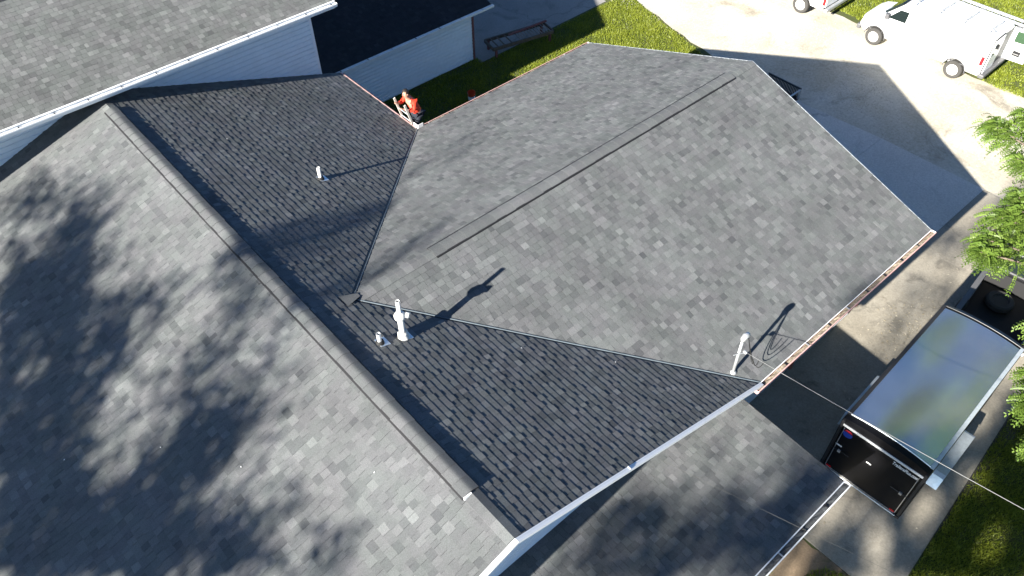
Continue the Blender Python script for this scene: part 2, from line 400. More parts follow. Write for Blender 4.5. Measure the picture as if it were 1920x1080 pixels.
# ridge vents with their cap shingles
def ridge_vent(axis, c0, c1, rz_, other, slope, nrm, seed, wd=.152, hh=.040, far=.035, st_=.013):
    """raised vent strip along a ridge: dark open edges, capped by single bent shingles"""
    R = random.Random(seed)
    def P(t, o, z): return Vector((other + o, t, z)) if axis == 'y' else Vector((t, other + o, z))
    v = MB()
    for s_, bf in ((-1, .035), (1, far)):
        e = [P(c0, 0, rz_ + .012), P(c0, s_ * (wd + bf), rz_ - slope * (wd + bf) + .012), P(c0, s_ * (wd + bf - .005), rz_ - slope * (wd + bf) + .036), P(c0, s_ * wd, rz_ - slope * wd + hh - .004), P(c0, 0, rz_ + hh - .012)]
        v.prism(e, P(c1, 0, 0) - P(c0, 0, 0))
    base = v.build('ridge_vent', M_VENT, house)
    n = int(round((c1 - c0) / .29)); st = (c1 - c0) / n; k_ = 13; zc = lambda o: rz_ - slope * (math.sqrt(o * o + .0022) - .02)
    for i in range(n):
        a = c0 + i * st; b = a + st * 1.05; m = MB(); tn = min(1, max(0, R.gauss(.45, .06))); h0 = hh + .002; h1 = hh + st_
        w2 = wd + .004 + R.uniform(-.008, .008); vs = []
        for dz in (0, -.010):
            for (t, h) in ((a, h1), (b, h0)):
                for q in range(k_):
                    o_ = w2 * (2 * q / (k_ - 1) - 1); vs.append(P(t, o_, zc(o_) + h + dz))
        T0, T1, B0, B1 = 0, k_, 2 * k_, 3 * k_; fs = []
        for q in range(k_ - 1): fs += [(T0 + q, T0 + q + 1, T1 + q + 1, T1 + q), (T0 + q, B0 + q, B0 + q + 1, T0 + q + 1), (T1 + q, T1 + q + 1, B1 + q + 1, B1 + q)]
        fs += [(T0, T1, B1, B0), (T0 + k_ - 1, B0 + k_ - 1, B1 + k_ - 1, T1 + k_ - 1)]
        m.add(vs, fs, tn); o = m.build('ridge_cap_shingle', M_SH, base, fix=False)
    return base
rv = ridge_vent('y', 1.08, 15.55, ZR, 0.0, SM, NM, 11)
rv2 = ridge_vent('x', 3.15, 13.5, ZW, YW, SW, NW, 12, far=.052, hh=.030, st_=.007)
# plain ridge caps where there is no vent
def plain_caps(axis, c0, c1, rz_, other, slope, seed):
    R = random.Random(seed); n = max(1, int(round((c1 - c0) / .2)));
    base = MB()
    def P(t, o, z): return Vector((other + o, t, z)) if axis == 'y' else Vector((t, other + o, z))
    for i in range(n):
        a = c0 + (c1 - c0) * i / n; b = c0 + (c1 - c0) * (i + 1.05) / n; tn = min(1, max(0, R.gauss(.5, .12)))
        for s_ in (-1, 1):
            vs = [P(a, 0, rz_ + .017), P(b, 0, rz_ + .012), P(b, s_ * .15, rz_ - slope * .15 + .013), P(a, s_ * .15, rz_ - slope * .15 + .018)]
            lo = [p - Vector((0, 0, .008)) for p in vs]
            fs = [(0, 1, 2, 3), (3, 2, 6, 7), (0, 3, 7, 4), (1, 5, 6, 2)]
            if (s_ == 1) == (axis == 'y'): pass
            base.add(vs + lo, fs, tn)
    base.build('ridge_cap', M_SH, house, fix=False)
plain_caps('y', .02, 1.08, ZR, 0, SM, 1); plain_caps('y', 15.55, MY - .02, ZR, 0, SM, 2)
plain_caps('x', XW + .1, 3.15, ZW, YW, SW, 3); plain_caps('x', 13.5, L - .01, ZW, YW, SW, 4)
e_ = MB(); e_.box(-.16, .0, 1.045, 1.075, ZR - .045, ZR + .028); e_.build('vent_end_plug', M_WHITE, house, bevel=.006, label='white plug closing the near end of the main ridge vent')

# valleys: metal strip with a raised rib, either side of the wing
def valley(p0, p1, nA, nB, name='valley_flashing'):
    p0, p1 = Vector(p0), Vector(p1); d = (p1 - p0).normalized(); nA, nB = Vector(nA).normalized(), Vector(nB).normalized()
    sA = d.cross(nA); sB = nB.cross(d)
    if sA.z < 0: sA = -sA
    if sB.z < 0: sB = -sB
    m = MB()
    for s_, n_ in ((sA, nA), (sB, nB)):
        q = [p0 - n_ * .0036, p1 - n_ * .0036, p1 + s_ * .13 - n_ * .0036, p0 + s_ * .13 - n_ * .0036]
        m.prism(q, n_ * .003)
    o = m.build(name, M_VALLEY, house)
    r = MB(); u = Vector((0, 0, 1)); r.tube([p0 + u * .008, p1 + u * .008], .016, 6); r.build('valley_rib', M_RIB, o)
nR = (SM, 0, 1); nWR = (0, -SW, 1); nWL = (0, SW, 1)
valley((A, 0.0, ZE), (XW, YW, ZW), nR, nWR); valley((A, 2 * B, ZE), (XW, YW, ZW), nR, nWL)
m = MB(); m.add([(XW - .22, YW - .18, ZW + .10), (XW + .15, YW - .05, ZW + .03), (XW + .15, YW + .05, ZW + .03), (XW - .22, YW + .18, ZW + .10), (XW + .02, YW, ZW + .055)], [(0, 1, 4), (1, 2, 4), (2, 3, 4), (3, 0, 4)], .45)
m.build('valley_cap_shingle', M_SH, house, fix=False)

# walls of clapboard: every board a wedge
def siding(parent, a, b, z0, z1, top=None, face=.1, name='siding', material=None):
    """boards on the wall from a to b (outside is on the right hand going a->b); top(t) gives the height of a sloping top edge"""
    a, b = Vector((a[0], a[1], 0)), Vector((b[0], b[1], 0)); d = (b - a).normalized(); ln = (b - a).length; o = Vector((d.y, -d.x, 0)); m = MB(); z = z0
    while z < z1 - .01:
        ze = min(z + face, z1); lo, hi = 0, ln
        if top:
            ts = [i / 60 * ln for i in range(61) if top(i / 60 * ln) > z + .02]
            if not ts: break
            lo, hi = ts[0], ts[-1]
        vs = []
        for t in (lo, hi):
            p = a + d * t; vs += [p + Vector((0, 0, z)), p + o * .034 + Vector((0, 0, z + .004)), p + o * .030 + Vector((0, 0, ze - .034)), p + o * .018 + Vector((0, 0, ze - .024)), p + Vector((0, 0, ze - .024))]
        m.add(vs, [(0, 1, 6, 5), (1, 2, 7, 6), (2, 3, 8, 7), (3, 4, 9, 8), (0, 4, 3, 2, 1), (5, 6, 7, 8, 9)]); z = ze
    return m.build(name, material or M_SIDE, parent, kind='stuff')
w_ = MB()
YG = .83  # near gable wall
w_.box(-6.8, 6.75, YG, MY - .02, 0, 3.42)
w_.prism([(-6.8, YG, 3.42), (6.75, YG, 3.42), (0, YG, ZR - .12 - .04)], (0, MY - .02 - YG, 0))
w_.box(6.75, 13.92, .90, 11.75, 0, 3.42)
w_.prism([(13.92, .90, 3.42), (13.92, 11.75, 3.42), (13.92, YW, ZW - .22)], (-10, 0, 0))
w_.box(-2.9, 6.95, -2.1, YG, 0, 2.72)
wall = w_.build('wall', M_SIDE, house)
siding(house, (-6.8, YG), (6.75, YG), 2.6, ZR - .2, top=lambda t: min(ZR - .16 - abs(t - 6.8) * SM, 9))
siding(house, (6.97, .90), (13.92, .90), .1, 3.42)
siding(house, (13.92, .90), (13.92, 11.75), .1, ZW - .3, top=lambda t: ZW - .25 - abs(t - (YW - .90)) * SW)
siding(house, (6.75, 11.75), (6.75, MY - .05), .1, 3.42)
siding(house, (13.92, 11.75), (6.77, 11.75), .1, 3.42)
siding(house, (6.95, -2.1), (6.95, .5), .05, 2.7)

# soffits and white rake boards
m = MB(); ov = .03
for sgn in (-1, 1):
    m.prism([(0, .0, ZR - .07), (sgn * A, .0, ZE - .07), (sgn * A, .0, ZE - .10), (0, .0, ZR - .10)], (0, YG, 0))
m.build('rake_soffit', M_SIDE, house)
for sgn in (-1, 1):
    m = MB(); x1 = sgn * (A - .02)
    m.prism([(0, -.045, ZR + .014), (x1, -.045, ZE + .022), (x1, -.045, ZE - .15), (0, -.045, ZR - .15)], (0, .05, 0))
    q = m.build('rake_board', M_WHITE, house, bevel=.005)
    m = MB(); m.prism([(0, -.085, ZR + .022), (x1, -.085, ZE + .030), (x1, -.085, ZE - .035), (0, -.085, ZR - .035)], (0, .05, 0)); m.build('drip_edge', M_WHITE, q)
m = MB(); xs = 2.72; zs = ZR - SM * xs
m.box(xs - .006, xs + .006, -.074, .0, zs - .04, zs + .04); m.build('trim_joint', M_GREYG, house)
for sgn in (-1, 1):    # wing gable end trim
    m = MB(); y1 = YW + sgn * (B - .01)
    m.prism([(L, YW, ZW + .012), (L, y1, ZE + .012), (L, y1, ZE - .17), (L, YW, ZW - .17)], (.018, 0, 0)); m.build('rake_board', M_GREYG, house)
m = MB(); m.prism([(7.1, PY, PZ + .010), (7.1, .80, PZ + .010 + PSL * 3.27), (7.1, .80, PZ - .14 + PSL * 3.27), (7.1, PY, PZ - .14)], (.012, 0, 0)); m.build('rake_board', M_BLKTRIM, house)
m = MB(); m.box(A - .45, A - .03, 2 * B + .2, MY, ZE - .16, ZE - .13); m.box(6.9, 13.95, .02, .90, ZE - .17, ZE - .14); m.box(6.9, 13.95, 11.75, 2 * B - .02, ZE - .17, ZE - .14); m.box(-2.9, 7.05, PY + .02, -2.1, PZ - .13, PZ - .10)
m.build('eave_soffit', M_SIDE, house)
m = MB(); m.box(7.0, L - .01, .012, .03, ZE - .16, ZE - .004); m.box(7.3, L - .01, 2 * B - .03, 2 * B - .012, ZE - .16, ZE - .004); m.box(A - .03, A - .012, 2 * B, MY, ZE - .16, ZE - .004); m.box(-2.9, 7.09, PY + .012, PY + .03, PZ - .14, PZ - .004)
m.build('fascia', M_WHITE, house)
m = MB(); m.box(6.98, L, -.014, .004, ZE + .012, ZE + .020); m.build('drip_edge', M_WHITE, house)
m = MB(); m.box(-2.9, 7.1, PY - .016, PY + .008, PZ + .012, PZ + .022); m.build('drip_edge', M_WHITE, house)
m = MB(); m.box(A - .03, A + .004, 2 * B + .05, MY - .02, ZE + .012, ZE + .018); m.build('drip_edge', M_PINK, house)

def gutter(parent, p0, p1, out, material, label, wd=.13, dp=.11, hang=.82, debris=M_DEBRIS, ends=(True, True), lipmat=None):
    p0, p1, out = Vector(p0), Vector(p1), Vector(out); up = Vector((0, 0, 1)); d = (p1 - p0).normalized()
    prof = [(0, 0), (0, -dp), (wd * .75, -dp), (wd, -.035), (wd, 0), (wd - .02, 0), (wd - .02, -.006), (wd - .005, -.006), (wd - .005, -.034), (wd * .75 - .003, -dp + .004), (.004, -dp + .004), (.004, 0)]
    m = MB(); m.loft([[p + out * a + up * b for a, b in prof] for p in (p0, p1)]); g_ = m.build('gutter', material, parent, label=label, fix=True)
    if lipmat:
        m = MB(); m.bar(p0 + out * (wd - .012) + up * .004, p1 + out * (wd - .012) + up * .004, .026, .008); m.build('gutter_lip', lipmat, g_)
    m = MB(); n = int((p1 - p0).length / .12); R = random.Random(len(parent.children)); vs = []; fs = []
    for i in range(n + 1):
        p = p0.lerp(p1, i / n)
        for k, (a, zz) in enumerate(((.006, -.05), (wd * .35, -.035), (wd * .65, -.035), (wd - .012, -.05))): vs.append(p + out * a + up * (zz + R.uniform(-.022, .022)))
    for i in range(n):
        for k in range(3): fs.append((i * 4 + k, i * 4 + k + 1, i * 4 + k + 5, i * 4 + k + 4))
    m.add(vs, fs); m.build('leaf_debris', debris, g_, kind='stuff', fix=False)
    q = .25
    while q < (p1 - p0).length - .1:
        p = p0 + d * q; m = MB(); m.box(-.016, .016, 0, wd, -.014, -.004, Matrix.Translation(p) @ Matrix((( d.x, out.x, 0, 0), (d.y, out.y, 0, 0), (0, 0, 1, 0), (0, 0, 0, 1))))
        m.build('gutter_hanger', M_BLKTRIM if R.random() < .8 else M_GALV, g_); q += hang * R.uniform(.93, 1.07)
    for e, p, s_ in ((ends[0], p0, -1), (ends[1], p1, 1)):
        if e:
            m = MB(); m.prism([p + out * a + up * (b + .002) for a, b in ((0, 0), (0, -dp), (wd * .75, -dp), (wd, -.035), (wd, 0))], d * (.006 * s_)); m.build('gutter_end_cap', M_PINK if s_ < 0 else M_WHITE, g_)
    return g_
gw = gutter(house, (6.98, -.004, ZE - .005), (L + .03, -.004, ZE - .005), (0, -1, 0), M_RED, 'faded red gutter full of leaf litter along the near wing eave', lipmat=M_PINK)  # pale lip bar: sunlight on the red lip put into its colour
gutter(house, (7.42, 2 * B + .004, ZE - .005), (L + .02, 2 * B + .004, ZE - .005), (0, 1, 0), M_PINK, 'pale pink gutter along the far wing eave', wd=.085)
gutter(house, (A + .004, 2 * B + .18, ZE - .005), (A + .004, MY - .05, ZE - .005), (1, 0, 0), M_RED, 'red brown gutter along the short far eave of the main roof', wd=.045, dp=.09, hang=1.2, debris=M_DEBRIS)
gutter(house, (-2.9, PY - .004, PZ - .005), (7.14, PY - .004, PZ - .005), (0, -1, 0), M_GREYG, 'grey gutter with dark debris along the lean-to eave', wd=.15, debris=mat('dark_wet_debris', (.02, .022, .026), .9, col2=(.13, .14, .15), vscale=10, bump=.8, bscale=50), lipmat=M_WHITE)
m = MB(); m.tube([(10.95, -.07, ZE - .11), (10.95, -.07, ZE - .20), (10.95, .30, ZE - .42), (10.95, .82, ZE - .62), (10.95, .82, .15)], .05, 6); m.build('downspout', M_RED, house)
# valley splash guard at the inner corner
m = MB(); m.box(A + .02, A + .034, 2 * B + .02, 2 * B + .22, ZE - .06, ZE + .12); m.box(A + .034, A + .22, 2 * B + .006, 2 * B + .02, ZE - .06, ZE + .12); m.build('splash_guard', M_DECWH, house, label='bent white splash guard at the inner corner gutter')

# vents
def vent_pipe(x, y, h, r, label, tall=False):
    z = ZR - SM * x; up = Vector((0, 0, 1)); U = Vector((-1, 0, SM)).normalized(); N = Vector((SM, 0, 1)).normalized(); c = Vector((x, y, z)); Ey = Vector((0, 1, 0))
    m = MB()
    if not tall:
        m.lathe([(r, -.1), (r, h), (r * .86, h), (r * .86, h - .12), (.001, h - .12)], c, n=16, cap=False)
    else:
        m.lathe([(.063, -.1), (.063, .62), (.043, .64), (.043, 1.07), (.036, 1.07), (.036, .9), (.001, .9)], c, n=16, cap=False)
    o = m.build('vent_pipe', M_PVC if tall or h > .32 else M_GALV, house, smooth=True, label=label)
    f = MB(); s_ = .12
    f.prism([c + U * -.17 + Ey * -s_ + N * .012, c + U * -.17 + Ey * s_ + N * .012, c + U * .06 + Ey * s_ + N * .012, c + U * .06 + Ey * -s_ + N * .012], N * .004); f.build('flashing_plate', M_ALU, o)
    b = MB(); b.lathe([(r * 2.1 if not tall else .13, .01), (r * 1.7 if not tall else .115, .05), (r * 1.15 if not tall else .08, .09 if not tall else .17)], c, N if not tall else up, n=16, cap=False); b.build('pipe_boot', M_RUB if not tall else M_PVC, o, smooth=True)
    if tall:
        b = MB(); b.lathe([(.064, .55), (.112, .60), (.118, .66), (.085, .72), (.044, .74)], c, n=18); b.build('storm_collar', M_PVC, o, smooth=True)
        b = MB(); b.lathe([(.10, .10), (.105, .15), (.078, .18)], c, n=18, cap=False); b.build('base_ring', M_PVC, o, smooth=True)
        b = MB(); b.tube([c + Vector((.09, -.11, .62)), c + Vector((.15, -.08, .70))], .05, 8); b.build('flue_cap', M_GALV, o)
vent_pipe(3.03, 10.76, .37, .045, 'white plastic vent pipe on the far half of the main roof')
vent_pipe(1.30, 4.79, 1.07, .06, 'tall white two-stage flue pipe with a round collar near the valleys', True)
vent_pipe(.80, 4.84, .29, .045, 'short grey metal vent pipe beside the tall flue')

# electric service mast
mz = ZE + SW * .52; mb = Vector((6.85, .52, mz)); mt = mb + Vector((-.03, .0, 1.12))
m = MB(); m.tube([mb - Vector((0, 0, .2)), mt], .034, 10); mast = m.build('service_mast', M_GALV, house, smooth=True, label='galvanised electric service mast at the foot of the valley')
m = MB(); m.tube([mt - Vector((0, 0, .03)), mt + Vector((.0, 0, .05)), mt + Vector((.05, -.005, .115)), mt + Vector((.13, -.01, .105)), mt + Vector((.18, -.015, .04))], [.036, .06, .07, .062, .035], 10); m.build('weatherhead', M_GALV, mast, smooth=True)
m = MB(); m.lathe([(.075, 0), (.07, .03), (.036, .07)], mb + Vector((0, 0, -.01)), n=12); m.build('mast_boot', M_GALV, mast)
att = mb + Vector((-.03, -.05, .72))
m = MB(); m.tube([att + Vector((-.16, .07, .03)), att + Vector((.10, -.03, -.01))], .012, 6); m.lathe([(.03, -.04), (.045, 0), (.03, .04)], att + Vector((.12, -.03, -.01)), (0, 1, .2), 10); m.build('insulator_clamp', M_GALV, mast)
for k in range(3):
    m = MB(); q0 = mt + Vector((.16, -.02, .04)); q3 = att + Vector((.12 + .05 * k, -.25 - .1 * k, -.03)); pts = []
    for i in range(15):
        t = i / 14; p = q0.lerp(q3, t); p += Vector((.10 + .08 * k, -.10 + .06 * k, -.62 - .1 * k)) * (4 * t * (1 - t)) * (.75 + .1 * k); pts.append(p)
    m.tube(pts, .009, 5); m.build('drip_loop_wire', M_BCAB, mast, smooth=True)

# cables
def cable(name, pts, r, label, m_=None, sag=0.0):
    a, b = Vector(pts[0]), Vector(pts[-1]); q = []
    for i in range(41):
        t = i / 40; p = a.lerp(b, t); p.z -= sag * 4 * t * (1 - t); q.append(p)
    m = MB(); m.tube(q, r, 6); return m.build(name, m_ or M_CABLE, None, smooth=True, label=label, cat='cable')
pole_top = Vector((8.85, -18.0, 6.6))
cable('service_cable', [att + Vector((.12, -.05, 0)), pole_top], .006, 'twisted grey service cable running from the roof mast out over the black trailer', sag=.35)
cable('telephone_cable', [(3.57, -.08, ZR - SM * 3.57 - .28), pole_top + Vector((-.1, 0, -.7))], .0024, 'thin cable from the near gable edge out over the lean-to roof', M_TEL, sag=.12)
up_ = empty('utility_pole', 'brown wooden utility pole carrying the cables out past the driveway', 'utility pole', (8.85, -18.1, 0))
m = MB(); m.tube([(8.85, -18.1, 0), (8.85, -18.1, 8.2)], [.16, .11], 10); m.build('pole', M_WOOD, up_, smooth=True)
m = MB(); m.box(7.75, 9.95, -18.0, -17.9, 7.5, 7.62); m.build('crossarm', M_WOOD, up_)

# scraps left on the roof
for i, (x, y) in enumerate([(1.9, 13.3), (4.7, 2.1), (5.3, 2.3), (5.9, 2.9), (-3.4, 6.2), (-4.9, 7.6), (-2.5, 4.6), (-.9, 2.6), (3.2, 3.4)]):
    z = ZR - SM * abs(x); sgn = 1 if x > 0 else -1; c = Vector((x, y, z + .016)); m = MB(); r_ = .018
    U = Vector((-sgn, 0, SM)).normalized(); Ey = Vector((0, 1, 0)); a = i * 1.3
    e1_ = U * math.cos(a) + Ey * math.sin(a); e2_ = -U * math.sin(a) + Ey * math.cos(a)
    m.prism([c + e1_ * r_, c + e2_ * r_ * .6, c - e1_ * r_ * .8, c - e2_ * r_ * .5], (0, 0, .006)); m.build('paper_scrap', M_DECWH, None, label='tiny white scrap left lying on the main roof shingles', cat='scrap', group='white scraps on the main roof')

# ------------------------------------------------------------------ taller building behind
TY, TZ, TS = 15.9, 6.58, .34; TNn = math.hypot(1, TS); TR = 3.7
tall = empty('taller_building', 'taller white sided building with grey shingles rising behind the main roof', 'building', (-2, 19.6, 0))
tslopes = []; roof_slope(tall, (0, TY, TZ), (1, 0, 0), (0, 1 / TNn, TS / TNn), (0, -TS / TNn, 1 / TNn), [[(-12, 0), (7.02, 0), (7.02, TR * TNn), (-12, TR * TNn)]], .150, 21, M_SHT, 'sunlit grey slope facing the main roof', tslopes, thick=(.004, .007)); split_shingles(tslopes)
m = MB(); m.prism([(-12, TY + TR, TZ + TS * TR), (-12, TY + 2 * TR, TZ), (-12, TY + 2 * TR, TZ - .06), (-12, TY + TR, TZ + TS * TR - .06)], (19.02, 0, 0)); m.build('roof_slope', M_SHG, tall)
TWY = 16.65
m = MB(); m.box(-11.5, 6.5, TWY, TY + 2 * TR - .6, 0, TZ - .02); m.prism([(6.5, TWY, TZ - .02), (6.5, TY + 2 * TR - .6, TZ - .02), (6.5, TY + TR, TZ + TS * TR - .16)], (-18, 0, 0)); m.build('wall', M_SIDE, tall)
siding(tall, (-11.5, TWY), (6.5, TWY), 3.2, TZ - .12, face=.15)
m = MB(); m.box(6.45, 6.53, TWY - .035, TWY + .05, 3.0, TZ - .1); m.build('corner_board', M_WHITE, tall)
m = MB(); m.box(-12, 7.0, TY + .02, TWY, TZ - .13, TZ - .10); m.build('soffit', M_SIDE, tall)
m = MB(); m.box(-12, 7.02, TY - .02, TY + .0, TZ - .20, TZ - .01); m.build('fascia', M_WHITE, tall)
m = MB(); m.box(-12, 7.04, TY - .035, TY + .02, TZ + .008, TZ + .018); m.build('drip_edge', M_WHITE, tall)
gt = gutter(tall, (-12, TY - .022, TZ - .03), (7.05, TY - .022, TZ - .03), (0, -1, 0), M_WHITE, 'white gutter along the eave over the main roof', wd=.10, hang=.9, debris=M_WHITE)
m = MB(); m.prism([(7.02, TY, TZ + .012), (7.02, TY + TR, TZ + TS * TR + .012), (7.02, TY + TR, TZ + TS * TR - .16), (7.02, TY, TZ - .16)], (.022, 0, 0)); m.build('rake_board', M_WHITE, tall)
m = MB(); m.tube([(6.55, TWY + .1, 5.95), (7.05, TWY + .05, 5.98)], .02, 5); m.box(6.95, 7.1, TWY, TWY + .1, 5.94, 6.02); m.build('wall_bracket', M_GALV, tall)
# step flashing against the wall
m = MB(); m.prism([(0, TWY - .004, ZR + .02), (6.45, TWY - .004, ZR - SM * 6.45 + .02), (6.45, TWY - .004, ZR - SM * 6.45 + .07), (0, TWY - .004, ZR + .07)], (0, -.012, 0)); m.build('step_flashing', M_WHITE, tall)

# ------------------------------------------------------------------ garage behind
GY, GZ = 18.8, 2.36; gar = empty('garage', 'low garage with a near black roof in deep shade and white siding', 'garage', (11, 21.5, 0))
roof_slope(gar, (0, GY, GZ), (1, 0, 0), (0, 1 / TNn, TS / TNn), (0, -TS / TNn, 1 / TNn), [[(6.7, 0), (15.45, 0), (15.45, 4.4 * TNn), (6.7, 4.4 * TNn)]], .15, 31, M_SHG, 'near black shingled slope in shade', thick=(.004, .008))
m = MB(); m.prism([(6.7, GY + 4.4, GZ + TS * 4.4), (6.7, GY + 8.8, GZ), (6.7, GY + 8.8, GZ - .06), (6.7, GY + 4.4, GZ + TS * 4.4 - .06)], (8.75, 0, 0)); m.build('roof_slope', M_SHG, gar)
m = MB(); m.box(6.75, 14.72, 19.2, 27.2, 0, GZ + .02); m.prism([(14.72, 19.2, GZ + .02), (14.72, 27.2, GZ + .02), (14.72, 23.2, GZ + TS * 4.4 - .1)], (-7.9, 0, 0)); m.build('wall', M_SIDE, gar)
siding(gar, (6.75, 19.2), (14.70, 19.2), .02, GZ - .05, face=.15)
m = MB(); m.box(14.70, 14.80, 19.15, 19.26, 0, GZ); m.build('corner_post', M_WOODR, gar)
m = MB(); m.box(6.75, 15.4, GY + .01, GY + .03, GZ - .14, GZ - .004); m.build('fascia', M_WOODR, gar)
m = MB(); m.box(15.15, 15.42, 18.95, 19.05, GZ - .18, GZ - .08); m.build('rafter_tail', M_WOODR, gar)
gutter(gar, (6.9, GY + .004, GZ - .005), (15.5, GY + .004, GZ - .005), (0, -1, 0), M_WHITE, 'white gutter along the shaded garage eave', wd=.12, hang=1.1, debris=M_WHITE)
# ------------------------------------------------------------------ ground, road, pavements
def sheet(name, poly, z, m, sub=0):
    b = MB(); b.add([(x, y, z) for x, y in poly], [tuple(range(len(poly)))]); o = b.build(name, m, None, fix=False); o['kind'] = 'structure'; return o
sheet('ground', [(-600, -600), (600, -600), (600, 600), (-600, 600)], -.012, M_SOIL)
def wavy(pts, amp, seed, step=.6):
    R = random.Random(seed); out = []
    for i in range(len(pts)):
        a, b = Vector(pts[i]).to_2d(), Vector(pts[(i + 1) % len(pts)]).to_2d(); n = max(1, int((b - a).length / step)); n = min(n, 160)
        for k in range(n):
            p = a.lerp(b, k / n); j = 0 if k == 0 else amp; out.append((p.x + R.uniform(-j, j), p.y + R.uniform(-j, j)))
    return out
road = sheet('gravel_road', wavy([(22.3, -60), (28.9, -60), (28.9, 4), (29.3, 14), (29.8, 60), (25.5, 60), (23.6, 18.2), (22.5, 14), (22.0, 9.4), (22.3, 4)], .12, 3), -.004, M_GRAV)
# concrete drive: cast slabs
drive = MB(); drive.box(7.1, 22.42, -4.38, .95, -.05, .002); drv = drive.build('driveway', mat('joint_filler', (.06, .055, .05), .95), None); drv['kind'] = 'structure'
def slab(poly, z=.02):
    m_ = MB(); m_.prism([(x, y, -.02) for x, y in poly], (0, 0, .02 + z)); m_.build('concrete_slab', M_CONC, drv, fix=True)
def yl(x): return -4.56 + .085 * (x - 7.1) if x < 15 else -3.9
xs = [7.1, 10.9, 14.6, 18.4, 22.45]
for i in range(4):
    a, b = xs[i] + .006, xs[i + 1] - .006
    slab([(a, yl(a)), (b, yl(b)), (b, .93), (a, .93)])
_mc = M_CONC; M_CONC = M_APR
slab([(14.0, .942), (18.394, .942), (18.394, 4.85), (14.0, 4.85)]); slab([(18.406, .942), (22.47, .942), (22.45, 4.85), (18.406, 4.85)])
slab([(14.0, 4.862), (18.394, 4.862), (18.394, 9.3), (14.0, 9.3)]); slab([(18.406, 4.862), (22.45, 4.862), (22.1, 9.3), (18.406, 9.3)])
M_CONC = _mc
sheet('garage_apron', [(14.82, 18.78), (22.4, 18.9), (25.4, 60), (14.82, 60)], .004, M_PAD)
sheet('dirt_bed', wavy([(2.0, -6.2), (5.4, -5.0), (7.09, -4.3), (7.09, -2.1), (2.0, -2.1)], .08, 8, .4), -.006, M_DIRT)

# grass blades
def blades(name, n, inside, x0, x1, y0, y1, h=(.05, .10), wd=.014, seed=1, dens=None, z=-.01):
    r = np.random.default_rng(seed); x = r.uniform(x0, x1, n); y = r.uniform(y0, y1, n); k = inside(x, y)
    cl = np.sin(x * 3.1 + np.sin(y * 2.3)) * np.sin(y * 2.7 + np.sin(x * 1.9)); k &= r.random(n) < (.72 + .28 * cl)
    x, y, cl = x[k], y[k], cl[k]; n = len(x)
    a = r.uniform(0, 2 * np.pi, n); hh = r.uniform(*h, n) * (1 + .25 * cl); ln = r.uniform(.2, .9, n) * hh; b = r.uniform(0, 2 * np.pi, n); w_ = wd * r.uniform(.6, 1.4, n)
    V = np.zeros((n, 3, 3)); V[:, 0] = np.stack([x - np.cos(a) * w_, y - np.sin(a) * w_, np.full(n, z)], 1); V[:, 1] = np.stack([x + np.cos(a) * w_, y + np.sin(a) * w_, np.full(n, z)], 1)
    V[:, 2] = np.stack([x + np.cos(b) * ln, y + np.sin(b) * ln, z + hh], 1)
    t = np.clip(r.normal(.45, .25, n) + .15 * cl, 0, 1)
    return np_mesh(name, V.reshape(-1, 3), 3, M_GRASS, tint=np.repeat(t, 3))
blades('lawn_grass', 190000, lambda x, y: (x < 23.5 - (18.2 - y) * .27) & (y > 9.5) & ~((y < 12.3) & (x < 13.9)) & ~((y < 9.6)), 12.0, 23.6, 9.5, 18.75, seed=2, wd=.013)
blades('lawn_grass', 60000, lambda x, y: (y > 12.2) & ((x < 12) | (y > 18.6)), 6.9, 14.9, 12.2, 19.19, seed=3)
blades('lawn_grass', 170000, lambda x, y: (y < -4.6 + .085 * (x - 7.1)) & ~((x < 7.3) & (y > -5.2)), 6.2, 17.5, -8.2, -3.6, h=(.05, .12), wd=.010, seed=4)
blades('lawn_grass', 150000, lambda x, y: x > 29.0 + .05 * (y - 4) + .2 * np.sin(y * 1.3), 28.6, 37, 0, 17, seed=5, wd=.018)
blades('weed_patch', 26000, lambda x, y: ((x - 6.35) ** 2 / .5 + (y + 3.75) ** 2 / .7 < 1) | ((x - 5.6) ** 2 / .12 + (y + 3.1) ** 2 / .08 < 1) | ((x - 5.0) ** 2 / .3 + (y + 4.3) ** 2 / .2 < 1), 4, 7.05, -5.2, -2.6, h=(.05, .16), wd=.012, seed=6)
def litter(name, n, x0, x1, y0, y1, z, seed, s=.035, gx=None):
    r = np.random.default_rng(seed); x = r.normal((x0 + x1) / 2, (x1 - x0) / 3.4, n); y = r.normal((y0 + y1) / 2, (y1 - y0) / 3.4, n); a = r.uniform(0, 6.28, n); sz = s * r.uniform(.4, 1.2, n); V = np.zeros((n, 4, 3))
    for k, (q, e) in enumerate(((0, 1), (1.57, .45), (3.14, 1), (4.71, .45))): V[:, k] = np.stack([x + np.cos(a + q) * sz * e, y + np.sin(a + q) * sz * e, z + r.uniform(.004, .02, n)], 1)
    return np_mesh(name, V.reshape(-1, 3), 4, M_LITTER, tint=np.repeat(r.random(n), 4))
litter('leaf_litter', 420, 13.4, 16.2, -1.3, .2, .02, 9)
litter('leaf_litter', 90, 17.0, 21.5, -2.5, .3, .02, 10); litter('leaf_litter', 70, 8.0, 13.0, -4.3, -.4, .02, 11)
# pebbles on the road
r = np.random.default_rng(12); n = 9000; x = r.uniform(22.6, 28.6, n); y = r.uniform(-4, 22, n); sz = r.uniform(.008, .03, n); V = np.zeros((n, 4, 3, 3))
top = np.stack([x, y, sz * .35], 1); ang = r.uniform(0, 6.28, n); P_ = [np.stack([x + np.cos(ang + q) * sz, y + np.sin(ang + q) * sz, np.full(n, -.006)], 1) for q in (0, 1.6, 3.2, 4.7)]
for k in range(4): V[:, k, 0] = P_[k]; V[:, k, 1] = P_[(k + 1) % 4]; V[:, k, 2] = top
np_mesh('road_gravel', V.reshape(-1, 3), 3, M_GRAV)

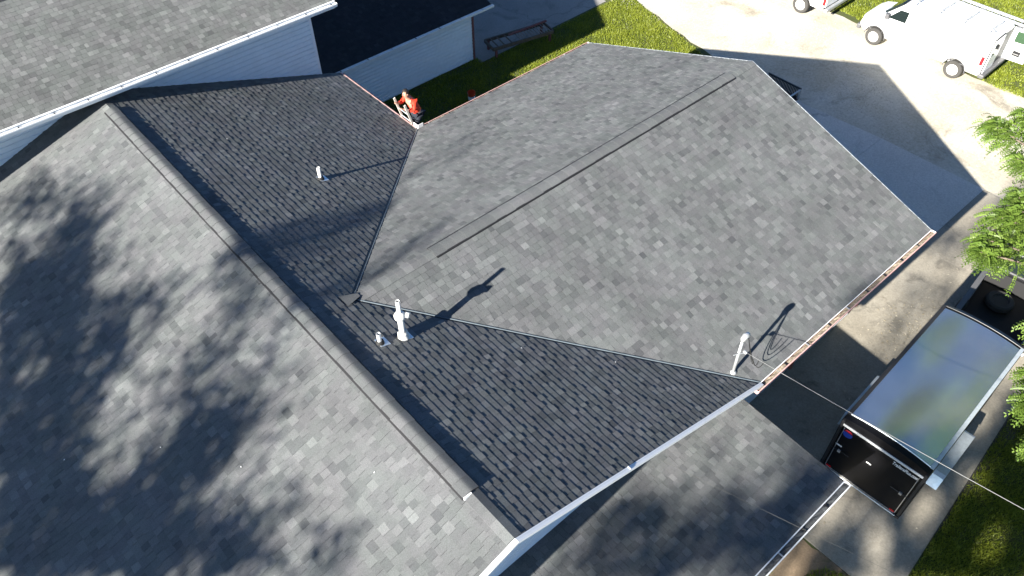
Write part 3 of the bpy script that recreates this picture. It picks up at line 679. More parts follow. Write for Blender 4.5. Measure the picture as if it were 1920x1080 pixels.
# ------------------------------------------------------------------ vehicles
def wheel(parent, x, y, z, side, R=.37, wd=.24, name='wheel', ax='y', rim=M_RIM):
    """local coordinates; side = +1/-1 direction of the outer face along ax"""
    a = Vector((0, side, 0)) if ax == 'y' else Vector((side, 0, 0)); c = Vector((x, y, z)) - a * wd / 2
    m = MB(); m.lathe([(R * .55, 0), (R * .9, .0), (R, .04), (R, wd - .04), (R * .92, wd), (R * .62, wd), (R * .58, wd - .05)], c, a, 24); o = m.build('wheel', M_TYRE, parent, world=False, smooth=False)
    m = MB(); m.lathe([(R * .6, wd - .05), (R * .6, wd - .01), (R * .52, wd - .012), (R * .45, wd - .06), (R * .28, wd - .03), (R * .16, wd - .005), (.001, wd)], c, a, 20); m.build('rim', rim, o, world=False, smooth=False)
    return o

def rsec(x, hw0, hw1, z0, z1, rt=.18, rb=.08, zb=None):
    """cross section at x of a vehicle body: half width hw0 at the belt, hw1 at the roof"""
    zb = zb or (z0 + (z1 - z0) * .5); p = []
    half = [(hw0 - rb, z0), (hw0, z0 + rb), (hw0 + .01, zb), (hw1, z1 - rt), (hw1 - rt * .3, z1 - rt * .3), (hw1 - rt, z1), (hw1 * .4, z1 + .012)]
    return [Vector((x, -a, b)) for a, b in half] + [Vector((x, a, b)) for a, b in reversed(half)]

def cut_wells(o, spots, R, hw):
    for i, (x, z) in enumerate(spots):
        m = MB(); m.lathe([(R, -hw - .3), (R, -hw + .3)], (x, 0, z), (0, 1, 0), 24); m.lathe([(R, hw - .3), (R, hw + .3)], (x, 0, z), (0, 1, 0), 24)
        c = m.build('cutter', M_RUB, None); c.location = o.matrix_basis.translation * 0
        md = o.modifiers.new('b', 'BOOLEAN'); md.operation = 'DIFFERENCE'; md.object = c; md.solver = 'EXACT'
    par = o.parent; o.parent = None; bpy.context.view_layer.update(); cs = [md.object for md in o.modifiers]
    apply_mods(o); o.parent = par
    for c in cs: bpy.data.objects.remove(c)

def panel(name, m_, parent, pts, off, label=None):
    m = MB(); m.prism(pts, off); return m.build(name, m_, parent, world=False, label=label)

# white work van: heading +Y, built along local +x
van = empty('work_van', 'white work van with roof rack and open rear door beyond the gravel road', 'van', (29.12, 4.28, -.004), math.pi / 2 + .02)
b = MB(); hw = .98
b.loft([rsec(.0, .95, .86, .55, 2.02, .16), rsec(.06, .98, .89, .45, 2.08, .2), rsec(3.0, .99, .90, .42, 2.10, .2), rsec(3.55, .99, .88, .42, 2.06, .2), rsec(3.75, .99, .87, .42, 1.98, .2), rsec(4.4, .98, .86, .42, 1.36, .14), rsec(4.5, .97, .88, .42, 1.24, .12), rsec(5.05, .95, .86, .42, 1.10, .14), rsec(5.25, .88, .78, .5, .98, .16)])
body = b.build('body', M_VAN, van, world=False, smooth=False); cut_wells(body, [(.98, .38), (4.47, .38)], .44, .99)
for x in (.98, 4.47):
    for s_ in (1, -1): wheel(van, x, s_ * .93, .37, s_, .37, .25)
# y>0 is the near side (towards the house)
for s_, lb in ((1, 'near'), (-1, 'far')):
    Y = lambda z: s_ * (.998 - max(0, z - 1.28) * .125)
    panel('side_window', M_GLASS, van, [(3.42, Y(1.38), 1.38), (4.14, Y(1.36), 1.36), (4.05, Y(1.5), 1.5), (3.78, Y(1.80), 1.80), (3.42, Y(1.82), 1.82)], (0, s_ * .012, 0))
    panel('door_mirror', M_GREYPL, van, [(4.10, s_ * 1.0, 1.34), (4.25, s_ * 1.02, 1.34), (4.25, s_ * 1.02, 1.56), (4.10, s_ * 1.0, 1.56)], (0, s_ * .16, 0))
    panel('side_marker', M_TRED if False else M_DECWH, van, [(5.02, s_ * .955, .86), (5.16, s_ * .92, .86), (5.16, s_ * .90, .96), (5.02, s_ * .94, .96)], (0, s_ * .02, 0))
    panel('tail_light', M_TRED, van, [(.04, s_ * .99, .95), (.16, s_ * 1.0, .95), (.16, s_ * .99, 1.3), (.04, s_ * .98, 1.3)], (0, s_ * .012, 0))
    m = MB(); m.box(.0, 5.2, -.02, .02, .82, .86, Matrix.Translation((0, s_ * .995, 0))); 
panel('windscreen', M_GLASS, van, [(4.40, -.74, 1.38), (4.40, .74, 1.38), (3.84, .68, 1.93), (3.84, -.68, 1.93)], (.07, 0, .055))
m = MB(); m.box(5.18, 5.36, -.96, .96, .40, .62); m.build('front_bumper', M_GREYPL, van, world=False, bevel=.05)
m = MB(); m.box(-.20, .04, -.98, .98, .42, .60); m.build('rear_bumper', M_GREYPL, van, world=False, bevel=.05)
m = MB(); m.box(5.25, 5.29, -.6, .6, .66, .92); m.build('grille', M_GREYPL, van, world=False)
for s_ in (1, -1):
    m = MB()
    for x in (3.38, 2.32, 4.22): m.bar((x, s_ * .997, .60), (x, s_ * (.997 if x > 4 else .925), 1.25 if x > 4 else 1.86), .02, .012)
    m.bar((.1, s_ * 1.0, .70), (4.0, s_ * 1.0, .70), .02, .03); m.build('door_seam', M_GREYPL, van, world=False)
    m = MB(); m.bar((3.50, s_ * 1.003, 1.16), (3.66, s_ * 1.003, 1.16), .03, .04); m.bar((2.42, s_ * 1.003, 1.12), (2.56, s_ * 1.003, 1.12), .03, .04); m.build('door_handle', M_GREYPL, van, world=False)
    for x in (.98, 4.47):
        m = MB(); m.tube([(x + .45 * math.cos(q * math.pi / 10), s_ * .985, .38 + .45 * math.sin(q * math.pi / 10)) for q in range(11)], .022, 5); m.build('wheel_arch', M_GREYPL, van, world=False)
# rear opening, closed leaf and open leaf
panel('cargo_opening', M_BLKTRIM, van, [(-.004, -.80, .62), (-.004, .80, .62), (-.004, .76, 1.92), (-.004, -.76, 1.92)], (-.004, 0, 0))
dl = panel('rear_door', M_VAN, van, [(-.012, .02, .60), (-.012, .84, .60), (-.012, .80, 1.94), (-.012, .02, 1.94)], (-.05, 0, 0))
panel('door_window', M_GLASS, dl, [(-.064, .14, 1.30), (-.064, .70, 1.30), (-.064, .68, 1.76), (-.064, .14, 1.76)], (-.006, 0, 0))
od = panel('rear_door', M_VAN, van, [(-.03, -.93, .58), (-.86, -1.02, .58), (-.86, -1.00, 1.94), (-.03, -.90, 1.94)], (.006, .055, 0), label='open rear door swung out behind the van')
panel('door_window', M_GREENGL, od, [(-.20, -.862, 1.36), (-.70, -.918, 1.36), (-.70, -.918, 1.80), (-.20, -.862, 1.80)], (.001, .012, 0))
m = MB(); m.tube([(-.40, -.87, .92), (-.40, -.82, .92), (-.58, -.84, .92), (-.58, -.89, .92)], .035, 6); m.box(-.62, -.34, -.90, -.868, .82, 1.02); m.build('door_handle', M_BLKTRIM, od, world=False)
m = MB(); m.bar((-.01, .03, 1.98), (-.01, .84, 1.98), .03, .05); m.bar((-.01, .88, .62), (-.01, .85, 1.95), .03, .03); m.build('door_seal', M_RUB, van, world=False)
rk = MB()
for s_ in (-.72, .72): rk.bar((.2, s_, 2.26), (3.5, s_, 2.26), .045, .045)
for x in (.35, 1.35, 2.35, 3.35):
    rk.bar((x, -.78, 2.23), (x, .78, 2.23), .05, .04)
    for s_ in (-.78, .78): rk.bar((x, s_, 2.02), (x, s_, 2.25), .04, .04)
rk.build('roof_rack', M_GALV, van, world=False)
ld = MB()
for s_ in (-.62, -.28): ld.bar((-.7, s_, 2.34), (3.4, s_, 2.34), .05, .09)
for i in range(14): ld.bar((-.55 + i * .29, -.62, 2.34), (-.55 + i * .29, -.28, 2.34), .035, .035)
ladr = ld.build('roof_ladder', M_GALV, None, world=False, loc=van.location, rz=van.rotation_euler.z, label='long grey aluminium ladder lying on the roof rack of the white van', cat='ladder')
m = MB(); m.tube([(-.15, -.5, 2.1), (-.42, -.5, 2.28), (-.35, -.5, 2.72)], .03, 6); m.tube([(-.42, -.9, 2.28), (-.42, -.1, 2.28)], .03, 6); m.prism([(-.30, -.62, 2.45), (-.30, -.38, 2.45), (-.42, -.38, 2.8), (-.42, -.62, 2.8)], (.04, 0, .02)); m.build('rack_hook', M_GREYPL, van, world=False)
m = MB(); m.bar((.25, .885, 1.72), (.55, .90, 1.62), .02, .05); m.build('drip_rail', M_GREYPL, van, world=False)

# pickups (shared builder)
def pickup(name, label, cat, loc, rz, paint, rimm, bed_in, windows=True):
    t = empty(name, label, cat, loc, rz); b = MB()
    b.loft([rsec(2.45, .97, .94, .50, 1.18, .06), rsec(2.52, .98, .93, .48, 1.24, .06), rsec(2.60, .98, .78, .46, 1.78, .16, zb=1.15), rsec(2.8, .98, .76, .46, 1.85, .18, zb=1.15), rsec(3.75, .98, .76, .46, 1.84, .18, zb=1.15), rsec(3.95, .98, .78, .46, 1.74, .16, zb=1.15), rsec(4.5, .98, .9, .46, 1.24, .1, zb=.9), rsec(4.7, .97, .9, .46, 1.16, .1), rsec(5.6, .93, .84, .46, 1.06, .14), rsec(5.75, .86, .76, .52, .95, .14)])
    cab = b.build('cab', paint, t, world=False); cut_wells(cab, [(4.85, .38)], .46, .98)
    for s_ in (1, -1):
        m = MB()
        sec = [(.0, .97, .50), (.0, .90, .50), (.0, .84, 1.16), (.0, .84, 1.24), (.0, .96, 1.24), (.0, .985, .95)]
        m.loft([[Vector((x, s_ * y, z)) for _, y, z in sec] for x in (.0, 2.44)])
        sides = m.build('bed_side', paint, t, world=False); cut_wells(sides, [(1.05, .38)], .46, .97)
    m = MB(); m.box(.02, 2.44, -.84, .84, .62, .68); m.box(2.36, 2.44, -.84, .84, .68, 1.2); m.build('bed_floor', bed_in, t, world=False)
    m = MB()
    for k in range(9): m.box(.1, 2.3, -.76 + k * .19 - .03, -.76 + k * .19 + .03, .68, .70)
    m.build('bed_rib', bed_in, t, world=False)
    m = MB(); m.box(-.05, .03, -.86, .86, .58, 1.20); m.build('tailgate', paint, t, world=False, bevel=.02)
    m = MB(); m.box(-.22, -.06, -.96, .96, .42, .58); m.build('rear_bumper', M_GALV if paint is M_VAN else M_BLKTRIM, t, world=False, bevel=.03)
    m = MB(); m.box(5.7, 5.88, -.92, .92, .44, .64); m.build('front_bumper', M_GREYPL, t, world=False, bevel=.03)
    for s_ in (1, -1):
        m = MB(); m.box(-.02, .06, -.06, .06, .72, 1.08, Matrix.Translation((0, s_ * .93, 0))); m.build('tail_light', M_TRED, t, world=False)
        m = MB(); m.bar((.02, s_ * .90, 1.26), (2.44, s_ * .90, 1.26), .14, .035); m.build('bed_rail', M_GREYPL, t, world=False)
        for x in (1.05, 4.85): wheel(t, x, s_ * .92, .38, s_, .385, .25, rim=rimm)
        panel('side_window', M_GLASS, t, [(2.80, s_ * .955, 1.24), (4.35, s_ * .955, 1.24), (3.85, s_ * .80, 1.70), (2.85, s_ * .80, 1.74)], (0, s_ * .012, .004))
    panel('rear_window', M_GLASS, t, [(2.50, -.66, 1.30), (2.50, .66, 1.30), (2.575, .60, 1.70), (2.575, -.60, 1.70)], (-.012, 0, .003))
    panel('windscreen', M_GLASS, t, [(4.46, -.74, 1.28), (4.46, .74, 1.28), (3.98, .66, 1.72), (3.98, -.66, 1.72)], (.03, 0, .02))
    return t
bt = pickup('pickup_truck', 'black pickup truck with open bed, hitched ahead of the black cargo trailer', 'pickup truck', (15.22, -2.30, .02), math.radians(5.5), M_BLKP, M_GALV, M_BEDL)
# pale rounded rear window frame of the black cab
m = MB(); fr = [(2.46, -.78, 1.28), (2.46, .78, 1.28), (2.50, .84, 1.34), (2.60, .74, 1.74), (2.66, .62, 1.83), (2.66, -.62, 1.83), (2.60, -.74, 1.74), (2.50, -.84, 1.34), (2.46, -.78, 1.28)]
m.tube(fr, .035, 6); m.build('window_frame', M_GREYPL, bt, world=False, smooth=True)
sp = empty('spare_wheel', 'dusty spare wheel lying flat in the bed of the black pickup', 'wheel', (16.85, -1.98, .735))
m = MB(); m.lathe([(.21, 0), (.34, 0), (.385, .05), (.385, .17), (.34, .22), (.23, .22), (.21, .17)], (0, 0, 0), n=28); m.build('tyre', M_TYRE, sp, world=False, smooth=False)
m = MB(); m.lathe([(.215, .05), (.215, .15), (.16, .12), (.08, .10), (.001, .11)], (0, 0, 0), n=20); m.build('rim', M_GREYPL, sp, world=False)
wt = pickup('pickup_truck', 'white pickup truck parked past the van at the top edge, only its tail in view', 'pickup truck', (29.06, 11.35, -.004), math.pi / 2 + .02, M_VAN, M_RIM, M_GREYPL)

# black enclosed cargo trailer
tr = empty('cargo_trailer', 'black enclosed cargo trailer with a bare aluminium roof parked on the concrete drive', 'trailer', (8.93, -2.53, .02), math.radians(2.6))
TLn, TH, TW = 5.1, 2.36, 1.06; z0 = .42
def tsec(x, w_, zb, zt, bow=.085, r_=.06):
    half = [(w_, zb), (w_, zt - r_), (w_ - r_ * .3, zt - r_ * .3), (w_ - r_, zt), (w_ * .66, zt + bow * .60), (w_ * .33, zt + bow * .92)]
    return [Vector((x, -a, b)) for a, b in half] + [Vector((x, a, b)) for a, b in reversed(half)]
m = MB(); m.loft([tsec(0, TW, z0, TH), tsec(TLn - .12, TW, z0, TH), tsec(TLn, TW - .1, z0, TH - .03)]); tb = m.build('body', M_BLK, tr, world=False)
m = MB()
def arc(x, w_, dz):
    return [Vector((x, -w_ * c, TH + .085 * (1 - c * c) + dz)) for c in (1, .8, .6, .4, .2, 0, -.2, -.4, -.6, -.8, -1)]
rows_ = [arc(.20 + i * .12, TW - .10, .012) for i in range(int((TLn - .34) / .12) + 1)]
vs = [p for r_ in rows_ for p in r_]; fs = [(i * 11 + k, i * 11 + k + 1, (i + 1) * 11 + k + 1, (i + 1) * 11 + k) for i in range(len(rows_) - 1) for k in range(10)]
m.add(vs, fs); m.build('roof_skin', M_ROOFAL, tr, world=False, smooth=True)
for s_ in (1, -1):
    m = MB(); m.bar((.16, s_ * (TW - .055), TH + .018), (TLn - .15, s_ * (TW - .055), TH + .018), .085, .022); m.build('roof_edge_trim', M_ALU if s_ < 0 else M_BLKTRIM, tr, world=False)
for xb in (.18, TLn - .15):
    m = MB(); m.tube(arc(xb, TW - .09, .022), .012, 6); m.build('roof_edge_bead', M_ALU if xb < 1 else M_BLKTRIM, tr, world=False)
# rear face (x = 0, looking along -x): frame, ramp door, silver trims
m = MB(); m.box(-.03, .0, -TW + .03, TW - .03, TH - .235, TH - .17); m.build('rear_header', M_DECSILV, tr, world=False, bevel=.008)
door = MB(); door.box(-.028, .0, -TW + .10, TW - .10, z0 + .02, TH - .25); dr = door.build('ramp_door', M_BLK, tr, world=False, bevel=.01)
for s_ in (1, -1):
    m = MB(); m.box(-.036, -.0285, s_ * (TW - .14) - .008, s_ * (TW - .14) + .008, z0 + .04, TH - .26); m.build('door_trim', M_SILV, dr, world=False)
    m = MB(); m.box(-.05, .0, s_ * (TW - .05) - .03, s_ * (TW - .05) + .03, z0, TH - .04); m.build('rear_post', M_BLKTRIM, tr, world=False)
    yb = s_ * (TW - .27)
    m = MB(); m.tube([(-.05, s_ * (TW + .0), 1.26), (-.05, yb - s_ * .25, 1.26)], .009, 6); m.build('latch_bar', M_BLKTRIM, dr, world=False); m = MB(); m.box(-.06, -.028, yb - .035, yb + .035, 1.20, 1.28); m.build('cam_latch', M_SILV if s_ < 0 else M_GALV, dr, world=False)
    m = MB(); m.box(-.04, -.0285, s_ * (TW - .22) - .06, s_ * (TW - .22) + .06, z0 + .045, z0 + .10); m.build('tail_light', M_TRED, dr, world=False)
    m = MB(); m.box(-.07, .0, s_ * (TW - .08) - .08, s_ * (TW - .08) + .08, z0 - .05, z0 + .03); m.build('hinge_plate', M_BLKTRIM, tr, world=False)
m = MB(); m.box(-.036, -.0285, -TW + .14, TW - .14, z0 + .03, z0 + .042); m.build('door_trim', M_SILV, dr, world=False)
m = MB(); m.tube([(-.06, -TW + .1, z0 + .0), (-.06, TW - .1, z0 + .0)], .018, 6); m.build('door_hinge_bar', M_GALV, tr, world=False)
m = MB(); m.box(-.034, -.0285, .04, .16, 1.47, 1.50); m.build('reflector', M_DECWH, dr, world=False)
m = MB(); m.box(-.034, -.0285, .78, .94, 1.40, 1.44); m.build('warning_label', M_DECWH, dr, world=False)
# round sticker: blue disc with a red top
def disc(y, z, r_, a0, a1, m_, x0, name):
    q = [Vector((x0, y + r_ * math.cos(a0 + (a1 - a0) * i / 24), z + r_ * math.sin(a0 + (a1 - a0) * i / 24))) for i in range(25)]
    m = MB(); m.prism(q, (-.002, 0, 0)); m.build(name, m_, dr, world=False)
disc(.80, 1.94, .12, math.radians(-205), math.radians(25), M_DECBLUE, -.0285, 'round_sticker'); disc(.80, 1.953, .12, math.radians(25), math.radians(155), M_DECRED, -.0285, 'round_sticker')
def text(s_, size, m_, parent, M, ext=.002, shear=.2, sx=.72, name='lettering', bold=.012):
    cu_ = bpy.data.curves.new('lettering', 'FONT'); cu_.body = s_; cu_.size = size; cu_.shear = shear; cu_.extrude = ext; cu_.offset = bold; cu_.align_x = 'LEFT'
    o = bpy.data.objects.new('lettering_curve', cu_); COL.objects.link(o); dg = bpy.context.evaluated_depsgraph_get(); dg.update()
    me = bpy.data.meshes.new_from_object(o.evaluated_get(dg)); bpy.data.objects.remove(o); me.materials.clear(); me.materials.append(m_)
    me.transform(M @ Matrix.Diagonal((sx, 1, 1, 1))); q = bpy.data.objects.new(name, me); COL.objects.link(q); q.parent = parent; return q
# text reads left to right along -y on the rear face
Mt = Matrix(((0, 0, -1, -.031), (-1, 0, 0, -.30), (0, 1, 0, TH - .385), (0, 0, 0, 1)))
text('TrailersPlus.com', .155, M_DECWH, dr, Mt, sx=.60, bold=.002)
# running gear on the far side from the house is in view
for s_ in (1, -1):
    for x in (1.85, 2.72):
        wheel(tr, x, s_ * (TW + .17), .34, s_, .34, .20)
    m = MB(); pr = [(1.25, .44), (1.42, .72), (1.52, .78), (3.05, .78), (3.15, .72), (3.32, .44)]; wv = .27
    vs = [Vector((x, s_ * TW, z)) for x, z in pr] + [Vector((x, s_ * (TW + wv), z)) for x, z in pr] + [Vector((x, s_ * (TW + wv), z - .05)) for x, z in pr]
    n_ = len(pr); m.add(vs, [(i, i + 1, n_ + i + 1, n_ + i) for i in range(n_ - 1)] + [(n_ + i, n_ + i + 1, 2 * n_ + i + 1, 2 * n_ + i) for i in range(n_ - 1)]); m.build('fender', M_ALU, tr, world=False)
    for x in ((4.9,) if s_ < 0 else ()):
        m = MB(); m.lathe([(.045, 0), (.04, .03), (.001, .035)], (x, s_ * TW, TH - .12 if x != 2.4 else .9), (0, s_, 0), 10); m.build('side_marker', M_DECWH if s_ < 0 and x == 4.9 else M_TRED, tr, world=False)
    m = MB(); m.box(.02, TLn - .1, s_ * (TW + .004) - .006, s_ * (TW + .004) + .006, z0 - .02, z0 + .05); m.build('side_rail', M_BLKTRIM, tr, world=False)
m = MB(); m.bar((TLn, -.75, .42), (TLn + 1.25, 0, .42), .06, .09); m.bar((TLn, .75, .42), (TLn + 1.25, 0, .42), .06, .09); m.bar((TLn + .9, 0, .44), (TLn + 1.35, 0, .44), .09, .09); m.bar((TLn + .75, 0, .3), (TLn + .75, 0, .95), .06, .06); m.build('hitch_tongue', M_BLKTRIM, tr, world=False)

# utility trailer showing past the wing gable
ut = empty('utility_trailer', 'small open black utility trailer with grey rails showing past the wing gable', 'trailer', (20.1, 8.9, .02))
m = MB(); m.box(18.6, 21.7, 8.1, 9.6, .42, .48); m.build('deck', M_BLKTRIM, ut)
m = MB()
for y in (8.12, 9.58):
    m.bar((18.6, y, .85), (21.7, y, .85), .05, .05)
    for x in (18.65, 19.6, 20.6, 21.65): m.bar((x, y, .48), (x, y, .85), .05, .05)
m.build('side_rail', M_GALV, ut)
m = MB(); m.bar((21.7, 8.1, .88), (21.7, 9.6, .88), .05, .05); m.bar((21.7, 8.1, .48), (21.7, 9.6, .48), .05, .05)
for i in range(24): m.bar((21.7, 8.12 + i * .064, .48), (21.7, 8.12 + i * .064, .88), .04, .02)
m.build('mesh_gate', M_BLKTRIM, ut)
for s_, y in ((-1, 8.0), (1, 9.7)): q = wheel(ut, 20.1 - 20.1, y - 8.9, .30, s_, .30, .18)

# slatted timber rack with a ladder and pole on it
lr = empty('timber_rack', 'long low weathered timber rack on stub legs beside the garage corner', 'rack', (16.9, 18.75, 0), math.radians(-12.5))
m = MB()
for y in (-.40, .40): m.bar((-1.45, y, .42), (1.45, y, .42), .06, .14)
for x in (-1.45, 1.45): m.bar((x, -.40, .42), (x, .40, .42), .05, .14)
m.build('frame', M_WOOD, lr, world=False)
for x in (-1.3, 1.3):
    for y in (-.36, .36): q = MB(); q.bar((x, y, 0), (x, y, .40), .09, .09); q.build('leg', M_WOODR, lr, world=False)
for x in (-1.2, -.9, -.55, -.1, .03, .16, .32, .47, .62, .78, .92, 1.06, 1.2, 1.33):
    q = MB(); q.bar((x, -.38, .47), (x, .38, .47), .05 if x < -.3 else .035, .03); q.build('slat', M_WOOD if x < -.3 else M_SLAT, lr, world=False)
m = MB(); m.bar((-.45, .10, .56), (1.5, .30, .58), .09, .06); m.build('plank', M_WOODR, None, world=False, loc=lr.location, rz=lr.rotation_euler.z, label='faded red wooden plank lying along the timber rack', cat='plank')

# bucket
bk = empty('bucket', 'orange plastic bucket with a pale label standing on the shaded lawn', 'bucket', (12.78, 16.95, 0))
m = MB(); m.lathe([(.125, 0), (.15, .36), (.158, .36), (.158, .39), (.145, .39), (.12, .03), (.001, .03)], (0, 0, 0), n=20); m.build('pail', M_ORANGE, bk, world=False, smooth=False)
m = MB(); m.lathe([(.137, .06), (.1485, .24)], (0, 0, 0), n=20, cap=False); m.build('label_band', M_DECWH, bk, world=False)
m = MB(); m.tube([(.155 * math.cos(a), .155 * math.sin(a) * .3 + .13 * math.sin(a), .36 - .02) for a in [math.pi * i / 12 for i in range(13)]], .006, 5); m.build('handle', M_GALV, bk, world=False)

# ------------------------------------------------------------------ ladder and the worker on it
lad = empty('extension_ladder', 'pale aluminium ladder leaning on the eave at the inner corner of the house', 'ladder', (8.25, 13.1, 0))
La, Lb = Vector((8.28, 0, 0)), Vector((7.06, 0, 4.50)); y0_, y1_ = 12.82, 13.34
for y in (y0_, y1_):
    m = MB(); m.bar((La.x, y, La.z), (Lb.x, y, Lb.z), .03, .06, up=Vector((1, 0, .3))); m.build('rail', M_GALV if False else mat('pale_fibreglass_rail', (.60, .57, .51), .5), lad)
for i in range(1, 15):
    p = La.lerp(Lb, i / 15.35); m = MB(); m.tube([(p.x, y0_, p.z), (p.x, y1_, p.z)], .017, 6); m.build('rung', M_ALU, lad)

def skin(name, verts, edges, radii, m_, parent, root=0, sub=1, smooth=True):
    me = bpy.data.meshes.new(name); me.from_pydata([Vector(v) for v in verts], edges, []); me.materials.append(m_)
    o = bpy.data.objects.new(name, me); COL.objects.link(o)
    bm = bmesh.new(); bm.from_mesh(me); ly = bm.verts.layers.skin.verify(); bm.verts.ensure_lookup_table()
    for i, v in enumerate(bm.verts):
        r_ = radii[i]; v[ly].radius = r_ if isinstance(r_, tuple) else (r_, r_); v[ly].use_root = (i == root)
    bm.to_mesh(me); bm.free()
    o.modifiers.new('skin', 'SKIN').use_smooth_shade = smooth
    if sub: s_ = o.modifiers.new('sub', 'SUBSURF'); s_.levels = sub; s_.render_levels = sub
    apply_mods(o); o.parent = parent; return o
pp = empty('person', 'person in an orange red shirt and dark trousers working at the top of the ladder', 'person', (7.72, 13.10, .08)); pp.scale = (1.08, 1.08, 1.08); bx, by = 7.78, 13.06
def W(x, y, z): return (x - bx, y - by, z)
# facing -x (towards the roof), leaning over; feet on a rung at z about 2.7
pel = W(7.74, 13.06, 3.50); chest = W(7.56, 13.06, 3.90); nk = W(7.47, 13.06, 4.08); hd = W(7.40, 13.06, 4.22)
shL = W(7.54, 13.25, 4.02); shR = W(7.54, 12.87, 4.02); elL = W(7.42, 13.36, 3.78); elR = W(7.44, 12.78, 3.77); haL = W(7.23, 13.26, 3.92); haR = W(7.20, 12.90, 3.90)
hpL = W(7.74, 13.15, 3.46); hpR = W(7.74, 12.97, 3.46); knL = W(7.60, 13.17, 3.10); knR = W(7.56, 12.95, 3.16); anL = W(7.70, 13.16, 2.74); anR = W(7.64, 12.96, 2.78); toL = W(7.55, 13.16, 2.70); toR = W(7.49, 12.96, 2.74)
V_ = [pel, chest, nk, hd, shL, elL, haL, shR, elR, haR, hpL, knL, anL, toL, hpR, knR, anR, toR, W(7.37, 13.06, 4.30)]
E_ = [(0, 1), (1, 2), (2, 3), (3, 18), (1, 4), (4, 5), (5, 6), (1, 7), (7, 8), (8, 9), (0, 10), (10, 11), (11, 12), (12, 13), (0, 14), (14, 15), (15, 16), (16, 17)]
R_ = [.13, .14, .055, .088, .065, .042, .032, .065, .042, .032, .085, .058, .042, .035, .085, .058, .042, .035, .075]
skin('body', V_, E_, R_, M_SKIN, pp)
def Vm(a, b, t): return tuple(a[i] + (b[i] - a[i]) * t for i in range(3))
skin('shirt', [Vm(pel, chest, -.12), Vm(pel, chest, .4), chest, Vm(chest, nk, .6), shL, Vm(shL, elL, .9), Vm(elL, haL, .55), shR, Vm(shR, elR, .9), Vm(elR, haR, .55)], [(0, 1), (1, 2), (2, 3), (2, 4), (4, 5), (5, 6), (2, 7), (7, 8), (8, 9)], [.165, .155, .165, .09, .088, .062, .052, .088, .062, .052], M_SHIRT, pp)
skin('trousers', [Vm(pel, chest, .03), hpL, knL, Vm(knL, anL, .9), hpR, knR, Vm(knR, anR, .9)], [(0, 1), (1, 2), (2, 3), (0, 4), (4, 5), (5, 6)], [.15, .105, .075, .062, .105, .075, .062], M_PANTS, pp)
for an, to in ((anL, toL), (anR, toR)): skin('shoe', [Vm(to, an, 1.25), Vm(to, an, .6), to], [(0, 1), (1, 2)], [.05, .052, .042], M_RUB, pp)
hc = Vector(W(7.41, 13.06, 4.275))
bm = bmesh.new(); bmesh.ops.create_uvsphere(bm, u_segments=16, v_segments=10, radius=.104)
bmesh.ops.delete(bm, geom=[v for v in bm.verts if v.co.x < -.045 and v.co.z < .045 or v.co.z < -.06], context='VERTS')
me = bpy.data.meshes.new('hair'); bm.to_mesh(me); bm.free(); me.transform(Matrix.Translation(hc) @ Matrix.Diagonal((1.05, .92, 1.0, 1))); me.materials.append(M_HAIR); me.polygons.foreach_set('use_smooth', [True] * len(me.polygons)); ho = bpy.data.objects.new('hair', me); COL.objects.link(ho); ho.parent = pp
fc = hc + Vector((-.085, 0, -.03))
m = MB(); m.lathe([(.018, -.012), (.012, .012), (.004, .024)], fc + Vector((-.006, 0, -.012)), (-1, 0, -.2), 8); m.build('nose', M_SKIN, pp, world=False, smooth=True)
for s_ in (1, -1):
    m = MB(); m.lathe([(.011, 0), (.008, .006), (.001, .008)], fc + Vector((.004, s_ * .033, .016)), (-1, s_ * .25, 0), 8); m.build('eye', M_HAIR, pp, world=False)
    m = MB(); m.lathe([(.026, 0), (.022, .014), (.01, .018)], hc + Vector((.0, s_ * .088, -.03)), (0, s_, 0), 8); m.build('ear', M_SKIN, pp, world=False)
m = MB(); m.bar(fc + Vector((.004, -.022, -.05)), fc + Vector((.004, .022, -.05)), .008, .008); m.build('mouth', mat('lips', (.30, .11, .09), .5), pp, world=False)
for ha, el, s_ in ((haL, elL, 1), (haR, elR, -1)):
    a = Vector(ha); d = (a - Vector(el)).normalized(); sd_ = Vector((0, 1, 0)) * s_; hv = [a, a + d * .07]; he = [(0, 1)]; hr = [(.028, .018), (.036, .016)]
    for k, (o_, ln) in enumerate(((-.033, .062), (-.011, .075), (.011, .07), (.033, .052))):
        b0 = a + d * .085 + Vector((0, o_, 0)); i0 = len(hv); hv += [b0, b0 + d * ln * .55 + Vector((0, 0, -.008)), b0 + d * ln * .8 + Vector((0, 0, -.04))]; he += [(1, i0), (i0, i0 + 1), (i0 + 1, i0 + 2)]; hr += [.0095, .0085, .007]
    i0 = len(hv); hv += [a + d * .03 - sd_ * .04, a + d * .065 - sd_ * .058 + Vector((0, 0, -.02))]; he += [(0, i0), (i0, i0 + 1)]; hr += [.012, .009]
    skin('hand', hv, he, hr, M_SKIN, pp, sub=1)
# ------------------------------------------------------------------ trees
Rr = random.Random(5)
def leaf_cloud(centers, per, sig, size, seed, flat=.0):
    """random small leaf quads round many centres"""
    r = np.random.default_rng(seed); C = np.repeat(np.asarray(centers), per, axis=0) if np.isscalar(per) else np.repeat(np.asarray(centers), per, axis=0)
    n = len(C); P = C + r.normal(0, 1, (n, 3)) * (np.repeat(sig, per)[:, None] if not np.isscalar(sig) else sig)
    a = r.normal(0, 1, (n, 3)); a /= np.linalg.norm(a, axis=1)[:, None]; b = r.normal(0, 1, (n, 3)); b -= a * (a * b).sum(1)[:, None]; b /= np.linalg.norm(b, axis=1)[:, None]
    s_ = (size * r.uniform(.6, 1.3, n))[:, None]; V = np.stack([P - a * s_, P + b * s_ * .5, P + a * s_, P - b * s_ * .5], 1)
    t = np.clip(r.normal(.5, .25, n), 0, 1); return V.reshape(-1, 3), np.repeat(t, 4)

